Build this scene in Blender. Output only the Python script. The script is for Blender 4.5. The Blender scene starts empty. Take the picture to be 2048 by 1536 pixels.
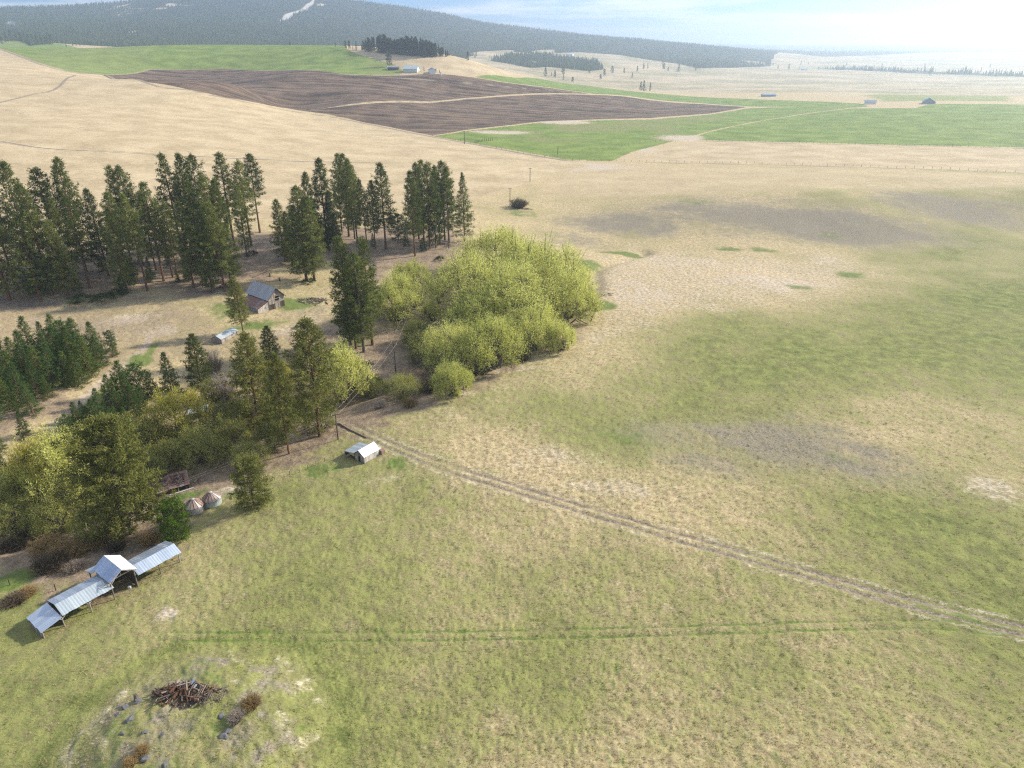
import bpy, math, random, time
import numpy as np
from mathutils import Vector, Matrix
T0 = time.time()
R = math.radians
scene = bpy.context.scene
col = scene.collection

# ------------------------------------------------------------------ camera, sky, sun, exposure
CAM_H = 75.0
FOC = 1420.0                                   # focal length in photograph pixels (2048 wide)
PITCH = math.atan((768 - 92) / FOC)
cam = bpy.data.cameras.new('camera'); cam_o = bpy.data.objects.new('camera', cam); col.objects.link(cam_o)
cam.sensor_width = 36; cam.lens = 36 * FOC / 2048; cam.clip_start = 1; cam.clip_end = 60000
cam_o.location = (0, 0, CAM_H); cam_o.rotation_euler = (math.pi / 2 - PITCH, 0, 0)
scene.camera = cam_o

SUN_AZ = R(25)        # turned from +x towards +y
SUN_EL = R(29)
sun_dir = Vector((math.cos(SUN_EL) * math.cos(SUN_AZ), math.cos(SUN_EL) * math.sin(SUN_AZ), math.sin(SUN_EL)))
sl = bpy.data.lights.new('sun', 'SUN'); so = bpy.data.objects.new('sun', sl); col.objects.link(so)
sl.energy = 4.9; sl.angle = R(3.0); sl.color = (1.0, 0.91, 0.77)
so.rotation_euler = sun_dir.to_track_quat('Z', 'Y').to_euler(); so.location = (300, 150, 300)

world = bpy.data.worlds.new('World'); scene.world = world; world.use_nodes = True
def build_world():
    nt = world.node_tree; nt.nodes.clear(); N = nt.nodes; L = nt.links
    out = N.new('ShaderNodeOutputWorld'); bg = N.new('ShaderNodeBackground'); bg.inputs[1].default_value = 0.10
    sky = N.new('ShaderNodeTexSky'); sky.sky_type = 'NISHITA'; sky.sun_disc = False
    sky.sun_elevation = SUN_EL; sky.sun_rotation = math.pi / 2 - SUN_AZ
    sky.altitude = 800; sky.air_density = 1.0; sky.dust_density = 0.3; sky.ozone_density = 2.2
    tc = N.new('ShaderNodeTexCoord'); sep = N.new('ShaderNodeSeparateXYZ'); L.new(tc.outputs['Generated'], sep.inputs[0])
    # clouds on a flat layer: direction / (height + small)
    add = N.new('ShaderNodeMath'); add.operation = 'ADD'; add.inputs[1].default_value = 0.05; L.new(sep.outputs[2], add.inputs[0])
    mx = N.new('ShaderNodeMath'); mx.operation = 'MAXIMUM'; mx.inputs[1].default_value = 0.03; L.new(add.outputs[0], mx.inputs[0])
    dv = N.new('ShaderNodeVectorMath'); dv.operation = 'DIVIDE'; L.new(tc.outputs['Generated'], dv.inputs[0])
    cmb = N.new('ShaderNodeCombineXYZ')
    for i in range(3): L.new(mx.outputs[0], cmb.inputs[i])
    L.new(cmb.outputs[0], dv.inputs[1])
    sc_ = N.new('ShaderNodeVectorMath'); sc_.operation = 'MULTIPLY'; sc_.inputs[1].default_value = (1.0, 1.0, 0.0); L.new(dv.outputs[0], sc_.inputs[0])
    nz = N.new('ShaderNodeTexNoise'); nz.inputs['Scale'].default_value = 0.33; nz.inputs['Detail'].default_value = 6; nz.inputs['Roughness'].default_value = 0.55
    of = N.new('ShaderNodeVectorMath'); of.operation = 'ADD'; of.inputs[1].default_value = (3.4, 1.9, 0); L.new(sc_.outputs[0], of.inputs[0]); L.new(of.outputs[0], nz.inputs['Vector'])
    rmp = N.new('ShaderNodeMapRange'); rmp.interpolation_type = 'SMOOTHSTEP'
    rmp.inputs[1].default_value = 0.43; rmp.inputs[2].default_value = 0.62; rmp.inputs[3].default_value = 0.0; rmp.inputs[4].default_value = 0.85
    L.new(nz.outputs['Fac'], rmp.inputs[0])
    tint = N.new('ShaderNodeMix'); tint.data_type = 'RGBA'; tint.blend_type = 'MULTIPLY'; tint.inputs[0].default_value = 1.0
    L.new(sky.outputs[0], tint.inputs[6]); tint.inputs[7].default_value = (0.33, 0.58, 1.02, 1)
    mix = N.new('ShaderNodeMix'); mix.data_type = 'RGBA'; L.new(rmp.outputs[0], mix.inputs[0]); L.new(tint.outputs[2], mix.inputs[6]); mix.inputs[7].default_value = (8.2, 8.3, 8.5, 1)
    L.new(mix.outputs[2], bg.inputs[0]); L.new(bg.outputs[0], out.inputs[0])
build_world()
vs = scene.view_settings; vs.view_transform = 'Standard'; vs.look = 'None'; vs.gamma = 1; vs.exposure = 0.73; vs.use_curve_mapping = False
scene.cycles.use_denoising = False; scene.cycles.filter_width = 1.2; scene.cycles.sample_clamp_indirect = 1.0; scene.cycles.sample_clamp_direct = 4.0; scene.cycles.adaptive_threshold = 0.006
scene.cycles.max_bounces = 5; scene.cycles.diffuse_bounces = 2; scene.cycles.glossy_bounces = 2
scene.cycles.transmission_bounces = 3; scene.cycles.volume_bounces = 1; scene.cycles.transparent_max_bounces = 4
scene.cycles.caustics_reflective = False; scene.cycles.caustics_refractive = False

# ------------------------------------------------------------------ view geometry helpers
SP, CP = math.sin(PITCH), math.cos(PITCH)
def ray(px, py):
    X = (px - 1024) / FOC; Y = -(py - 768) / FOC
    return np.array([X, Y * SP + CP, Y * CP - SP])
def on_plane(px, py, z):
    d = ray(px, py); t = (z - CAM_H) / d[2]
    return d[0] * t, d[1] * t, z
def at_dist(px, py, D):                        # the point at horizontal distance D along a line of sight
    d = ray(px, py); t = D / math.hypot(d[0], d[1])
    return d[0] * t, d[1] * t, CAM_H + d[2] * t
def az_of(px, py=92):
    d = ray(px, py); return math.atan2(d[0], d[1])

# value noise in numpy
def _hash(ix, iy, seed):
    h = (ix.astype(np.int64) * 374761393 + iy.astype(np.int64) * 668265263 + seed * 982451653) & 0x7fffffff
    h = ((h ^ (h >> 13)) * 1274126177) & 0x7fffffff
    return ((h ^ (h >> 16)) & 0xffff) / 65535.0
def vnoise(x, y, seed=0):
    ix = np.floor(x); iy = np.floor(y); fx = x - ix; fy = y - iy
    fx = fx * fx * (3 - 2 * fx); fy = fy * fy * (3 - 2 * fy)
    a = _hash(ix, iy, seed); b = _hash(ix + 1, iy, seed); c = _hash(ix, iy + 1, seed); d = _hash(ix + 1, iy + 1, seed)
    return (a * (1 - fx) + b * fx) * (1 - fy) + (c * (1 - fx) + d * fx) * fy
def fbm(x, y, seed=0, oct=4):
    s = 0; a = 0.5; t = 0
    for k in range(oct):
        s = s + a * vnoise(x * 2 ** k + 17.3 * k, y * 2 ** k - 9.1 * k, seed + k); t += a; a *= 0.55
    return s / t

# ------------------------------------------------------------------ terrain
def _controls():
    c = []
    P = lambda px, py, z: c.append(on_plane(px, py, z))
    D = lambda px, py, d: c.append(at_dist(px, py, d))
    def Q(px, d, z): a = az_of(px); c.append((d * math.sin(a), d * math.cos(a), z))
    for px in (-300, 0, 500, 1024, 1500, 2048, 2350): P(px, 1536, 0); P(px, 2100, 0)
    for q in [(1024,1300,0),(400,1250,0),(1600,1250,.4),(2048,1200,.8),(1100,1050,0),(800,1000,-.3),(1500,950,.4),(2048,950,1.2),(1300,760,0),
              (1700,760,.8),(2048,700,1.5),(1300,640,-1),(1700,620,0),(2048,550,2),(2300,900,1.5),(2300,500,3),
              (-150,1250,-2),(60,1130,-4),(0,1060,-5),(180,1040,-4.5),(330,930,-4.5),(520,860,-4.5),(690,810,-4),(850,745,-3.5),(960,690,-3.5),(1120,640,-3),(1190,560,-2.5),
              (380,1090,-1),(600,960,-.8),(725,900,-.6),(860,800,-1),(1050,705,-1.2),(1165,655,-1.5),
              (250,830,-2.5),(100,890,-2),(0,850,0),(-200,800,1),(200,700,.5),(0,620,3),(-200,600,5),(400,640,.8),(530,620,.8),(650,590,1),(700,700,-2),(760,530,2.5),(850,485,3.5),(940,485,3.5),
              (500,500,5),(300,530,5.5),(100,560,6),(0,580,6),
              (1030,410,2.5),(1100,350,2),(900,330,5),(700,310,8),(500,320,11.5),(300,330,14.5),(0,340,17),(-300,340,19),(300,260,22),(0,270,25),(-300,270,28),(600,270,12),(100,190,36),(0,180,40),(-300,180,42),(0,130,55),(-300,125,56),(0,104,66),(-300,104,66),
              (135,145,46),(215,150,41),(380,180,26),(530,212,14),(700,240,6),(860,272,2),(960,290,1.5),(1130,320,1.5),
              (300,138,45),(450,137,45),(1300,205,1),(1000,245,2),(1300,260,-1),(1500,215,0),(1600,250,0),
              (1290,180,0),(1500,185,0),(1800,185,1),(2048,185,3),(2300,185,4),(1700,230,2.5),(2048,230,7),(2300,230,8),(1600,280,0),(2048,300,2),(2300,300,3),(1850,212,6.5),(2048,208,8.5),
              (1100,440,.8),(1400,485,-1.5),(1700,475,-.8),(2048,440,1.5),(1200,500,-2.2),(1400,545,-2),(1650,560,-1),(1400,408,4.5),(1700,392,7.5),(2048,383,8),(2300,380,8),(1250,405,3),
              (1500,350,3),(2048,350,3.5),(2300,350,4),(1300,330,1.5)]: P(*q)
    for q in [(600,145,1070),(780,152,1060),(500,175,900),(700,185,940),(900,185,1010),(1100,182,1100),(1200,187,1150),(700,215,850),(1000,220,900),(150,97,1450),(300,91,1500),(450,90,1500),(560,91,1450),(650,93,1350),(700,101,1250),(850,108,1200),(900,118,1180),
              (300,115,1280),(500,112,1280),(650,120,1200),(780,140,1120),(850,140,1100),(1000,150,1180),(1100,165,1270),(960,130,1190),(0,96,1500),(-300,96,1500),
              (40,82,2300),(130,87,2400),(-300,80,2300),(0,62,2900),(300,60,2900),(600,65,2900),(900,95,2800),(-300,60,2900),
              (-300,24,4200),(0,26,4200),(130,30,4200),(230,8,4300),(330,-6,4300),(450,-10,4300),(640,-8,4300),(760,12,4250),(900,40,4150),(1000,57,4050),(1150,74,3950),(1300,86,3950),(1450,103,3900),(1550,124,3600),
              (450,32,3500),(800,60,3350),(1000,88,3200),(1200,102,3300),(1350,122,3000),(1130,126,2300),(1000,114,2500),(1400,150,2300),(1500,132,3200),(1700,142,2900),(2000,152,2700),(2300,152,2700),
              (2048,120,4500),(2300,120,4500),(1700,117,4600),(1600,106,7000),(2048,101,8000),(2300,101,8000),(1800,91,12000),(1500,91,12000),(2048,88,13000),(2300,88,13000),(1350,87,12500),(1750,104,6500),(1900,95,9500)]: D(*q)
    for q in [(300,1900,58),(500,1900,58),(700,1700,48),(850,1600,46),(1000,1600,18),(100,1850,62),(0,7000,120),(400,7000,140),(800,7000,110),(1150,7000,60),(1000,13000,60),(2048,17000,60),(1500,17000,60),(400,17000,60),(0,17000,60)]: Q(*q)
    for a in (-0.9, -0.5, 0, 0.5, 0.9):
        for r in (6, 18): c.append((r * math.sin(a), r * math.cos(a), 0))
    return np.array(c)
_C = _controls()
def to_uv(x, y):
    r = np.maximum(np.hypot(x, y), 6.0)
    return np.log(r), np.clip(np.arctan2(x, y), -0.82, 0.82)
_cu, _cv = to_uv(_C[:, 0], _C[:, 1])
def _phi(d2): return 0.5 * d2 * np.log(d2 + 1e-12)
def _fit(vals, cu, cv, lam):
    n = len(vals); K = _phi((cu[:, None] - cu[None]) ** 2 + (cv[:, None] - cv[None]) ** 2) + lam * np.eye(n)
    Pm = np.stack([np.ones(n), cu, cv], 1)
    A = np.block([[K, Pm], [Pm.T, np.zeros((3, 3))]])
    return np.linalg.solve(A, np.concatenate([vals, np.zeros(3)]))
_W = _fit(_C[:, 2], _cu, _cv, 4e-4)
def _tps(u, v, W, cu, cv):
    n = len(cu); out = np.empty(u.shape); uf, vf = u.ravel(), v.ravel(); of = out.ravel()
    for i in range(0, uf.size, 20000):
        a, b = uf[i:i + 20000], vf[i:i + 20000]
        of[i:i + 20000] = _phi((a[:, None] - cu) ** 2 + (b[:, None] - cv) ** 2) @ W[:n] + W[n] + W[n + 1] * a + W[n + 2] * b
    return of.reshape(u.shape)
def base_h(x, y):
    x = np.asarray(x, float); y = np.asarray(y, float)
    u, v = to_uv(x, y); z = _tps(u, v, _W, _cu, _cv); r = np.hypot(x, y)
    k = np.clip((r - 500) / 900, 0, 1) * np.clip((4200 - r) / 1500, 0, 1)
    z = z + k * 5.5 * (fbm(x / 260, y / 330, 5, 2) - 0.5)
    k2 = np.clip((r - 2300) / 900, 0, 1) * np.clip((z - 60) / 120, 0, 1)
    z = z + k2 * 62 * (fbm(x / 520, y / 620, 9, 4) - 0.5)
    k3 = np.clip((r - 25) / 60, 0, 1) * np.clip((700 - r) / 300, 0, 1)
    z = z + k3 * (0.7 * (fbm(x / 26, y / 26, 21, 2) - 0.5) + 0.28 * (fbm(x / 7, y / 7, 22, 2) - 0.5))
    return z
_extra = []
def hgt(x, y):
    z = base_h(x, y)
    for f in _extra: z = z + f(np.asarray(x, float), np.asarray(y, float))
    return z
def ground(px, py, rmax=16000, hf=None):
    hf = hf or hgt; d = ray(px, py); hd = math.hypot(d[0], d[1])
    rr = np.exp(np.linspace(math.log(15), math.log(rmax), 420)); t = rr / hd
    g = CAM_H + d[2] * t - hf(d[0] * t, d[1] * t); neg = np.where(g < 0)[0]
    i = max(1, neg[0]) if len(neg) else len(rr) - 1
    a, b = t[i - 1], t[i]
    for _ in range(2):
        tt = np.linspace(a, b, 24); g = CAM_H + d[2] * tt - hf(d[0] * tt, d[1] * tt); neg = np.where(g < 0)[0]
        j = max(1, neg[0]) if len(neg) else 23
        a, b = tt[j - 1], tt[j]
    t = 0.5 * (a + b); x, y = d[0] * t, d[1] * t
    return x, y, float(hf(np.array([x]), np.array([y]))[0])
def gz(x, y): return float(hgt(np.array([x]), np.array([y]))[0])
def height_to(x, y, z, ty):                    # height of an upright thing at (x,y,z) whose top is seen at row ty
    Y = -(ty - 768) / FOC; s = (Y * CP - SP) / (Y * SP + CP)
    return CAM_H + s * y - z
def seg_dist(x, y, pts, cut=None):
    """distance to a polyline; beyond cut it may stay at a large number"""
    x = np.asarray(x, float); y = np.asarray(y, float)
    if cut is not None:
        pa = np.array(pts); out = np.full(x.shape, 1e4)
        sel = (x > pa[:, 0].min() - cut) & (x < pa[:, 0].max() + cut) & (y > pa[:, 1].min() - cut) & (y < pa[:, 1].max() + cut)
        if sel.any():
            xs, ys = x[sel], y[sel]; best = np.full(xs.shape, 1e4)
            for (ax, ay), (bx, by) in zip(pts[:-1], pts[1:]):
                m = np.where((xs > min(ax, bx) - cut) & (xs < max(ax, bx) + cut) & (ys > min(ay, by) - cut) & (ys < max(ay, by) + cut))[0]
                if not len(m): continue
                dx, dy = bx - ax, by - ay; t = np.clip(((xs[m] - ax) * dx + (ys[m] - ay) * dy) / (dx * dx + dy * dy + 1e-9), 0, 1)
                best[m] = np.minimum(best[m], np.hypot(xs[m] - ax - t * dx, ys[m] - ay - t * dy))
            out[sel] = best
        return out
    best = np.full(x.shape, 1e9)
    for (ax, ay), (bx, by) in zip(pts[:-1], pts[1:]):
        dx, dy = bx - ax, by - ay; t = np.clip(((x - ax) * dx + (y - ay) * dy) / (dx * dx + dy * dy + 1e-9), 0, 1)
        best = np.minimum(best, np.hypot(x - ax - t * dx, y - ay - t * dy))
    return best
def wpath(pts, hf=base_h): return [ground(a, b, hf=hf)[:2] for a, b in pts]
def smooth_path(pts, n=8):
    P = [np.array(p) for p in pts]; P = [2 * P[0] - P[1]] + P + [2 * P[-1] - P[-2]]; o = []
    for i in range(1, len(P) - 2):
        for k in range(n):
            t = k / n; a, b, c, d = P[i - 1:i + 3]
            o.append(tuple(0.5 * (2 * b + (c - a) * t + (2 * a - 5 * b + 4 * c - d) * t * t + (3 * b - a - 3 * c + d) * t ** 3)))
    o.append(tuple(P[-2])); return o
CREEK = smooth_path(wpath([(-60,1090),(60,1075),(170,1010),(300,925),(430,890),(560,848),(690,800),(800,765),(900,725),(1000,690),(1120,640),(1185,585),(1195,535),(1290,505)]), 5)
_extra.append(lambda x, y: -1.6 * np.exp(-(seg_dist(x, y, CREEK, 12) / 3.2) ** 2))
KN = ground(395, 1485, hf=base_h)
_extra.append(lambda x, y: 2.7 * np.exp(-(((x - KN[0]) / 12.5) ** 2 + ((y - KN[1]) / 11.5) ** 2) ** 2))
TRACK = smooth_path(wpath([(640,838),(690,848),(740,872),(800,899),(900,938),(1000,968),(1150,1014),(1300,1058),(1450,1100),(1600,1143),(1750,1188),(1900,1226),(2048,1262),(2300,1320)]), 6)
TRACK2 = smooth_path(wpath([(330,1271),(380,1272.5),(420,1273),(600,1273),(800,1272),(1000,1270),(1200,1265),(1400,1259),(1600,1252),(1780,1248),(1900,1250),(2000,1262)]), 6)
def _ruts(d, half, w): return np.exp(-((d - half) / w) ** 2)
_extra.append(lambda x, y: -0.12 * _ruts(seg_dist(x, y, TRACK, 4), 0.95, 0.5))
_extra.append(lambda x, y: -0.10 * _ruts(seg_dist(x, y, TRACK2, 4), 0.80, 0.28))
print('terrain fitted', round(time.time() - T0, 1))

# ------------------------------------------------------------------ material helpers
class NT:
    def __init__(s, name):
        s.m = bpy.data.materials.new(name); s.m.use_nodes = True; s.t = s.m.node_tree; s.t.nodes.clear()
        s.out = s.t.nodes.new('ShaderNodeOutputMaterial')
    def n(s, typ, **kw):
        o = s.t.nodes.new('ShaderNode' + typ)
        for k, v in kw.items(): setattr(o, k, v)
        return o
    def put(s, sock, v):
        if hasattr(v, 'is_output'): s.t.links.new(v, sock)
        elif v is not None:
            if isinstance(v, (tuple, list)) and len(v) == 3 and sock.type == 'RGBA': v = (*v, 1)
            sock.default_value = v
    def math(s, op, a, b=0.0, c=0.0, clamp=False):
        o = s.n('Math', operation=op, use_clamp=clamp)
        for i, v in enumerate((a, b, c)): s.put(o.inputs[i], v)
        return o.outputs[0]
    def mix(s, f, a, b, blend='MIX'):
        o = s.n('Mix', data_type='RGBA', blend_type=blend); s.put(o.inputs[0], f); s.put(o.inputs[6], a); s.put(o.inputs[7], b); return o.outputs[2]
    def ramp(s, v, a, b, lo=0.0, hi=1.0):
        o = s.n('MapRange', interpolation_type='SMOOTHSTEP'); s.put(o.inputs[0], v)
        for i, q in enumerate((a, b, lo, hi)): s.put(o.inputs[1 + i], q)
        return o.outputs[0]
    def noise(s, vec, scale, detail=3, rough=0.5, dist=0.0):
        o = s.n('TexNoise'); s.put(o.inputs['Vector'], vec); o.inputs['Scale'].default_value = scale; o.inputs['Detail'].default_value = detail
        o.inputs['Roughness'].default_value = rough; o.inputs['Distortion'].default_value = dist; return o.outputs['Fac']
    def vmul(s, vec, k, rot=0.0):
        o = s.n('Mapping'); s.put(o.inputs['Vector'], vec); o.inputs['Rotation'].default_value = (0, 0, rot); o.inputs['Scale'].default_value = k; return o.outputs[0]
    def bump(s, h, strength, dist):
        o = s.n('Bump'); s.put(o.inputs['Height'], h); o.inputs['Strength'].default_value = strength; o.inputs['Distance'].default_value = dist; return o.outputs[0]
    def principled(s, color, rough=0.9, metal=0.0, normal=None, spec=0.2):
        o = s.n('BsdfPrincipled'); s.put(o.inputs['Base Color'], color); s.put(o.inputs['Roughness'], rough); s.put(o.inputs['Metallic'], metal)
        s.put(o.inputs['Specular IOR Level'], spec)
        if normal is not None: s.put(o.inputs['Normal'], normal)
        return o.outputs[0]
    def done(s, sh): s.t.links.new(sh, s.out.inputs[0]); return s.m

def land_material():
    g = NT('land'); pos = g.n('NewGeometry').outputs['Position']
    def attr(nm):
        o = g.n('Attribute', attribute_name=nm); sp = g.n('SeparateColor'); g.t.links.new(o.outputs['Color'], sp.inputs[0])
        return sp.outputs[0], sp.outputs[1], sp.outputs[2], o.outputs['Alpha']
    lush, dusky, pale, wet_and_shadow = attr('grass_mix'); soil, crop, track, stub = attr('field_mix'); wood, snow, plain, litter = attr('cover_mix')
    flat = g.vmul(pos, (1, 1, 0))
    n1 = g.noise(flat, 2.6, 5, 0.62); n2 = g.noise(flat, 0.32, 4, 0.55); n3 = g.noise(flat, 0.045, 3, 0.5); n4 = g.noise(flat, 0.9, 3, 0.6)
    st = g.noise(g.vmul(pos, (1.1, 4.2, 0), R(18)), 1.0, 4, 0.65)
    c = lambda v: g.math('SUBTRACT', v, 0.5)
    def wsum(b, *tt):
        for v, k in tt: b = g.math('MULTIPLY_ADD', c(v), k, b)
        return b
    lv = g.ramp(wsum(lush, (n1, 0.9), (n2, 0.55), (st, 0.85), (n3, 0.4), (n4, 0.4)), 0.20, 0.80)
    dry = g.mix(g.ramp(wsum(0.5, (n4, 1.3), (st, 1.0)), 0.25, 0.75), (0.335, 0.255, 0.140), (0.58, 0.47, 0.275))
    grn = g.mix(g.ramp(wsum(0.5, (n2, 1.2), (n1, 1.0)), 0.25, 0.75), (0.112, 0.134, 0.038), (0.255, 0.268, 0.085))
    colr = g.mix(lv, dry, grn)
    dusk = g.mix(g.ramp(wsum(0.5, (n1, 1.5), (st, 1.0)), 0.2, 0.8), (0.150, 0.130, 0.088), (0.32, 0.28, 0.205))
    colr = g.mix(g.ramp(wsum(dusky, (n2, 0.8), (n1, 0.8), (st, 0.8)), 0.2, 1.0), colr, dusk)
    pl = g.mix(g.ramp(wsum(0.5, (n4, 1.2), (st, 1.4)), 0.2, 0.8), (0.33, 0.27, 0.19), (0.62, 0.53, 0.40))
    colr = g.mix(g.ramp(wsum(pale, (n2, 0.9), (st, 1.1), (n4, 0.8)), 0.3, 0.95), colr, pl)
    # needle litter and brown thatch under the trees
    lit = g.mix(g.ramp(wsum(0.5, (n4, 0.6), (n1, 1.2), (n2, 0.9)), 0.15, 0.85), (0.150, 0.110, 0.075), (0.370, 0.285, 0.195))
    colr = g.mix(g.ramp(wsum(litter, (n2, 0.5), (n4, 0.4)), 0.25, 0.8), colr, lit)
    # hayfield stubble
    fine = g.noise(g.vmul(pos, (0.06, 0.5, 0), R(-8)), 1.0, 4, 0.6)
    sb = g.mix(g.ramp(wsum(0.5, (n2, 0.7), (fine, 0.55), (n1, 0.7), (n3, 1.1)), 0.10, 0.90), (0.36, 0.280, 0.160), (0.55, 0.445, 0.275))
    colr = g.mix(g.ramp(wsum(stub, (n2, 0.25)), 0.3, 0.7), colr, sb)
    # growing wheat
    cr = g.mix(g.ramp(wsum(0.5, (n3, 1.3), (fine, 0.6), (n2, 0.5)), 0.1, 0.9), (0.105, 0.160, 0.026), (0.220, 0.280, 0.062))
    colr = g.mix(g.ramp(wsum(crop, (n2, 0.15)), 0.35, 0.65), colr, cr)
    # ploughed soil with furrows
    fur = g.noise(g.vmul(pos, (0.006, 0.11, 0), R(14)), 1.0, 5, 0.7); fur2 = g.noise(g.vmul(pos, (0.05, 0.9, 0), R(14)), 1.0, 3, 0.6)
    so_ = g.mix(g.ramp(wsum(0.5, (fur, 2.6), (n1, 0.5), (n3, 0.9), (fur2, 1.4)), 0.1, 0.9), (0.048, 0.031, 0.020), (0.205, 0.140, 0.092))
    colr = g.mix(g.ramp(wsum(soil, (n2, 0.15)), 0.35, 0.65), colr, so_)
    # far plain
    pn = g.noise(flat, 0.006, 4, 0.55); pc = g.mix(g.ramp(wsum(0.5, (pn, 1.4), (n3, 0.6)), 0.2, 0.8), (0.26, 0.235, 0.125), (0.50, 0.40, 0.265))
    colr = g.mix(g.ramp(plain, 0.3, 0.7), colr, pc)
    colr = g.mix(g.ramp(wsum(wood, (n3, 0.2)), 0.3, 0.7), colr, (0.035, 0.045, 0.026))
    colr = g.mix(g.ramp(wsum(wet_and_shadow, (n1, 1.0), (n4, 0.8), (st, 0.8), (n2, 0.5)), 0.35, 0.95, 0, .85), colr, g.mix(n1, (0.055, 0.105, 0.018), (0.155, 0.225, 0.050)))
    tr = g.mix(g.ramp(wsum(0.5, (n1, 1.4), (n4, 1.0)), 0.2, 0.8), (0.145, 0.120, 0.088), (0.36, 0.30, 0.215))
    colr = g.mix(g.ramp(wsum(track, (n1, 0.6), (n4, 0.5)), 0.35, 0.8), colr, tr)
    colr = g.mix(g.ramp(wsum(snow, (n3, 1.2)), 0.35, 0.8, 0, .85), colr, (0.62, 0.62, 0.60))
    h = g.math('ADD', g.math('MULTIPLY', n1, 0.5), g.math('ADD', g.math('MULTIPLY', st, 0.5), g.math('MULTIPLY', n4, 0.5)))
    return g.done(g.principled(colr, 0.95, 0, g.bump(h, 0.75, 0.28), 0.1))
MAT = {'land': land_material()}

# ------------------------------------------------------------------ ground sheet
def build_ground():
    rows = [22.0]
    while rows[-1] < 17500:
        r = rows[-1]; k = 0.0042 if r < 300 else (0.0072 if r < 6500 else 0.016)
        if r < 45: k = 0.012
        rows.append(r * (1 + k))
    rows = np.array([0.5, 4, 9, 15] + rows)
    fine = np.concatenate([np.linspace(-.88, -.645, 58)[:-1], np.linspace(-0.645, 0.645, 640), np.linspace(.645, .88, 58)[1:]])
    left = -0.88 - np.cumsum(np.linspace(0.01, 0.24, 20)); left = left[left > -math.pi + 0.02][::-1]
    az = np.concatenate([[-math.pi], left, fine, -left[::-1]])
    nr, na = len(rows), len(az)
    Rr, A = np.meshgrid(rows, az, indexing='ij'); X = Rr * np.sin(A); Y = Rr * np.cos(A)
    Z = hgt(X, Y)
    near = np.clip((420 - Rr) / 250, 0, 1)
    rough = (vnoise(X * 2.3, Y * 2.3, 71) - 0.5) * 0.16 + (vnoise(X * 0.8, Y * 0.8, 72) - 0.5) * 0.16
    print('ground verts', nr * na, round(time.time() - T0, 1))
    U, V = to_uv(X, Y); V = A; UR = np.log(np.maximum(rows, 6.0))
    def uvp(q):
        if q[1] == 'D': return math.log(q[2]), az_of(q[0])
        x, y, z = ground(q[0], q[1]); return math.log(math.hypot(x, y)), math.atan2(x, y)
    def poly(pts, w=0.004, wob=0.0):
        P = [uvp(q) for q in pts]; pu = np.array([p[0] for p in P]); pv = np.array([p[1] for p in P]); m = 0.12
        sel = (U > pu.min() - m) & (U < pu.max() + m) & (V > pv.min() - m) & (V < pv.max() + m)
        out = np.zeros(U.shape); u, v = U[sel], V[sel]
        if wob:
            u = u + wob * (vnoise(U[sel] * 40, V[sel] * 40, 3) - 0.5); v = v + wob * (vnoise(U[sel] * 40, V[sel] * 40, 4) - 0.5)
        ins = np.zeros(u.shape, bool); n = len(P)
        for i in range(n):
            (u1, v1), (u2, v2) = P[i], P[(i + 1) % n]
            cnd = ((v1 > v) != (v2 > v)); ins ^= cnd & (u < (u2 - u1) * (v - v1) / ((v2 - v1) if v2 != v1 else 1e-9) + u1)
        d = seg_dist(u, v, P + [P[0]]); d = np.where(ins, d, -d)
        out[sel] = np.clip(0.5 + 0.5 * d / w, 0, 1); return out
    def blob(px, py, rx, ry, k=1.0, p=1.0):
        u0, v0 = uvp((px, py)); u1 = uvp((px, py - ry))[0]; u2 = uvp((px, py + ry))[0]; v1 = uvp((px + rx, py))[1]
        su = abs(u1 - u2) / 2 + 1e-4; sv = abs(v1 - v0) + 1e-4
        i0, i1 = np.searchsorted(UR, [u0 - 2.6 * su, u0 + 2.6 * su]); j0, j1 = np.searchsorted(az, [v0 - 2.6 * sv, v0 + 2.6 * sv]); out = np.zeros(U.shape)
        a = (U[i0:i1, j0:j1] - u0) / su; b = (V[i0:i1, j0:j1] - v0) / sv
        nzs = 0.55 * (fbm(a * 1.3 + px, b * 1.3 + py, 31, 3) - 0.5) + 0.5 * (fbm(a * 5 + px, b * 5 + py, 33, 3) - 0.5)
        k = min(1.35, k * 1.4); out[i0:i1, j0:j1] = k * np.exp(-np.clip(a * a + b * b + 2 * nzs, 0, 60) ** p); return out
    M = {k: np.zeros(U.shape) for k in 'lush dusky pale wet soil crop track stub wood snow plain litter'.split()}
    # lushness of the pasture: smooth field through hand-read values, plus clouds of noise
    lc = [(60,1450,.62),(400,1330,.60),(1024,1480,.46),(1500,1480,.44),(2000,1450,.52),(600,1150,.62),(900,1150,.52),(1200,1150,.55),(300,1230,.55),(1500,1230,.52),(1900,1380,.56),(2000,1120,.66),(1700,1080,.58),(1450,1030,.36),
          (800,960,.60),(1000,900,.30),(1100,950,.26),(900,870,.42),(1250,860,.62),(1700,870,.42),(1950,880,.40),(1100,800,.60),(1300,760,.62),(1600,760,.60),(1900,760,.62),(1400,680,.64),(1700,660,.66),(2000,640,.72),(1250,690,.40),(1150,760,.42),
          (1300,600,.2),(1600,560,.2),(1300,500,.25),(1800,520,.45),(2000,500,.55),(1900,560,.60),(1300,400,.35),(1700,370,.40),(2048,360,.42),(1100,390,.30),(1030,350,.12),(900,400,.2),(500,450,.25),(100,500,.3),(200,680,.18),(450,620,.38),(650,600,.26),(150,860,.25),(100,1130,.45),(30,1180,.75),(0,1400,.6),(-300,1300,.6),(2300,1000,.55),(2300,600,.6)]
    cu, cv, cz = [], [], []
    for a, b, k in lc: q = uvp((a, b)); cu.append(q[0]); cv.append(q[1]); cz.append(k)
    cu, cv = np.array(cu), np.array(cv); W = _fit(np.array(cz), cu, cv, 2e-3)
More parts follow.
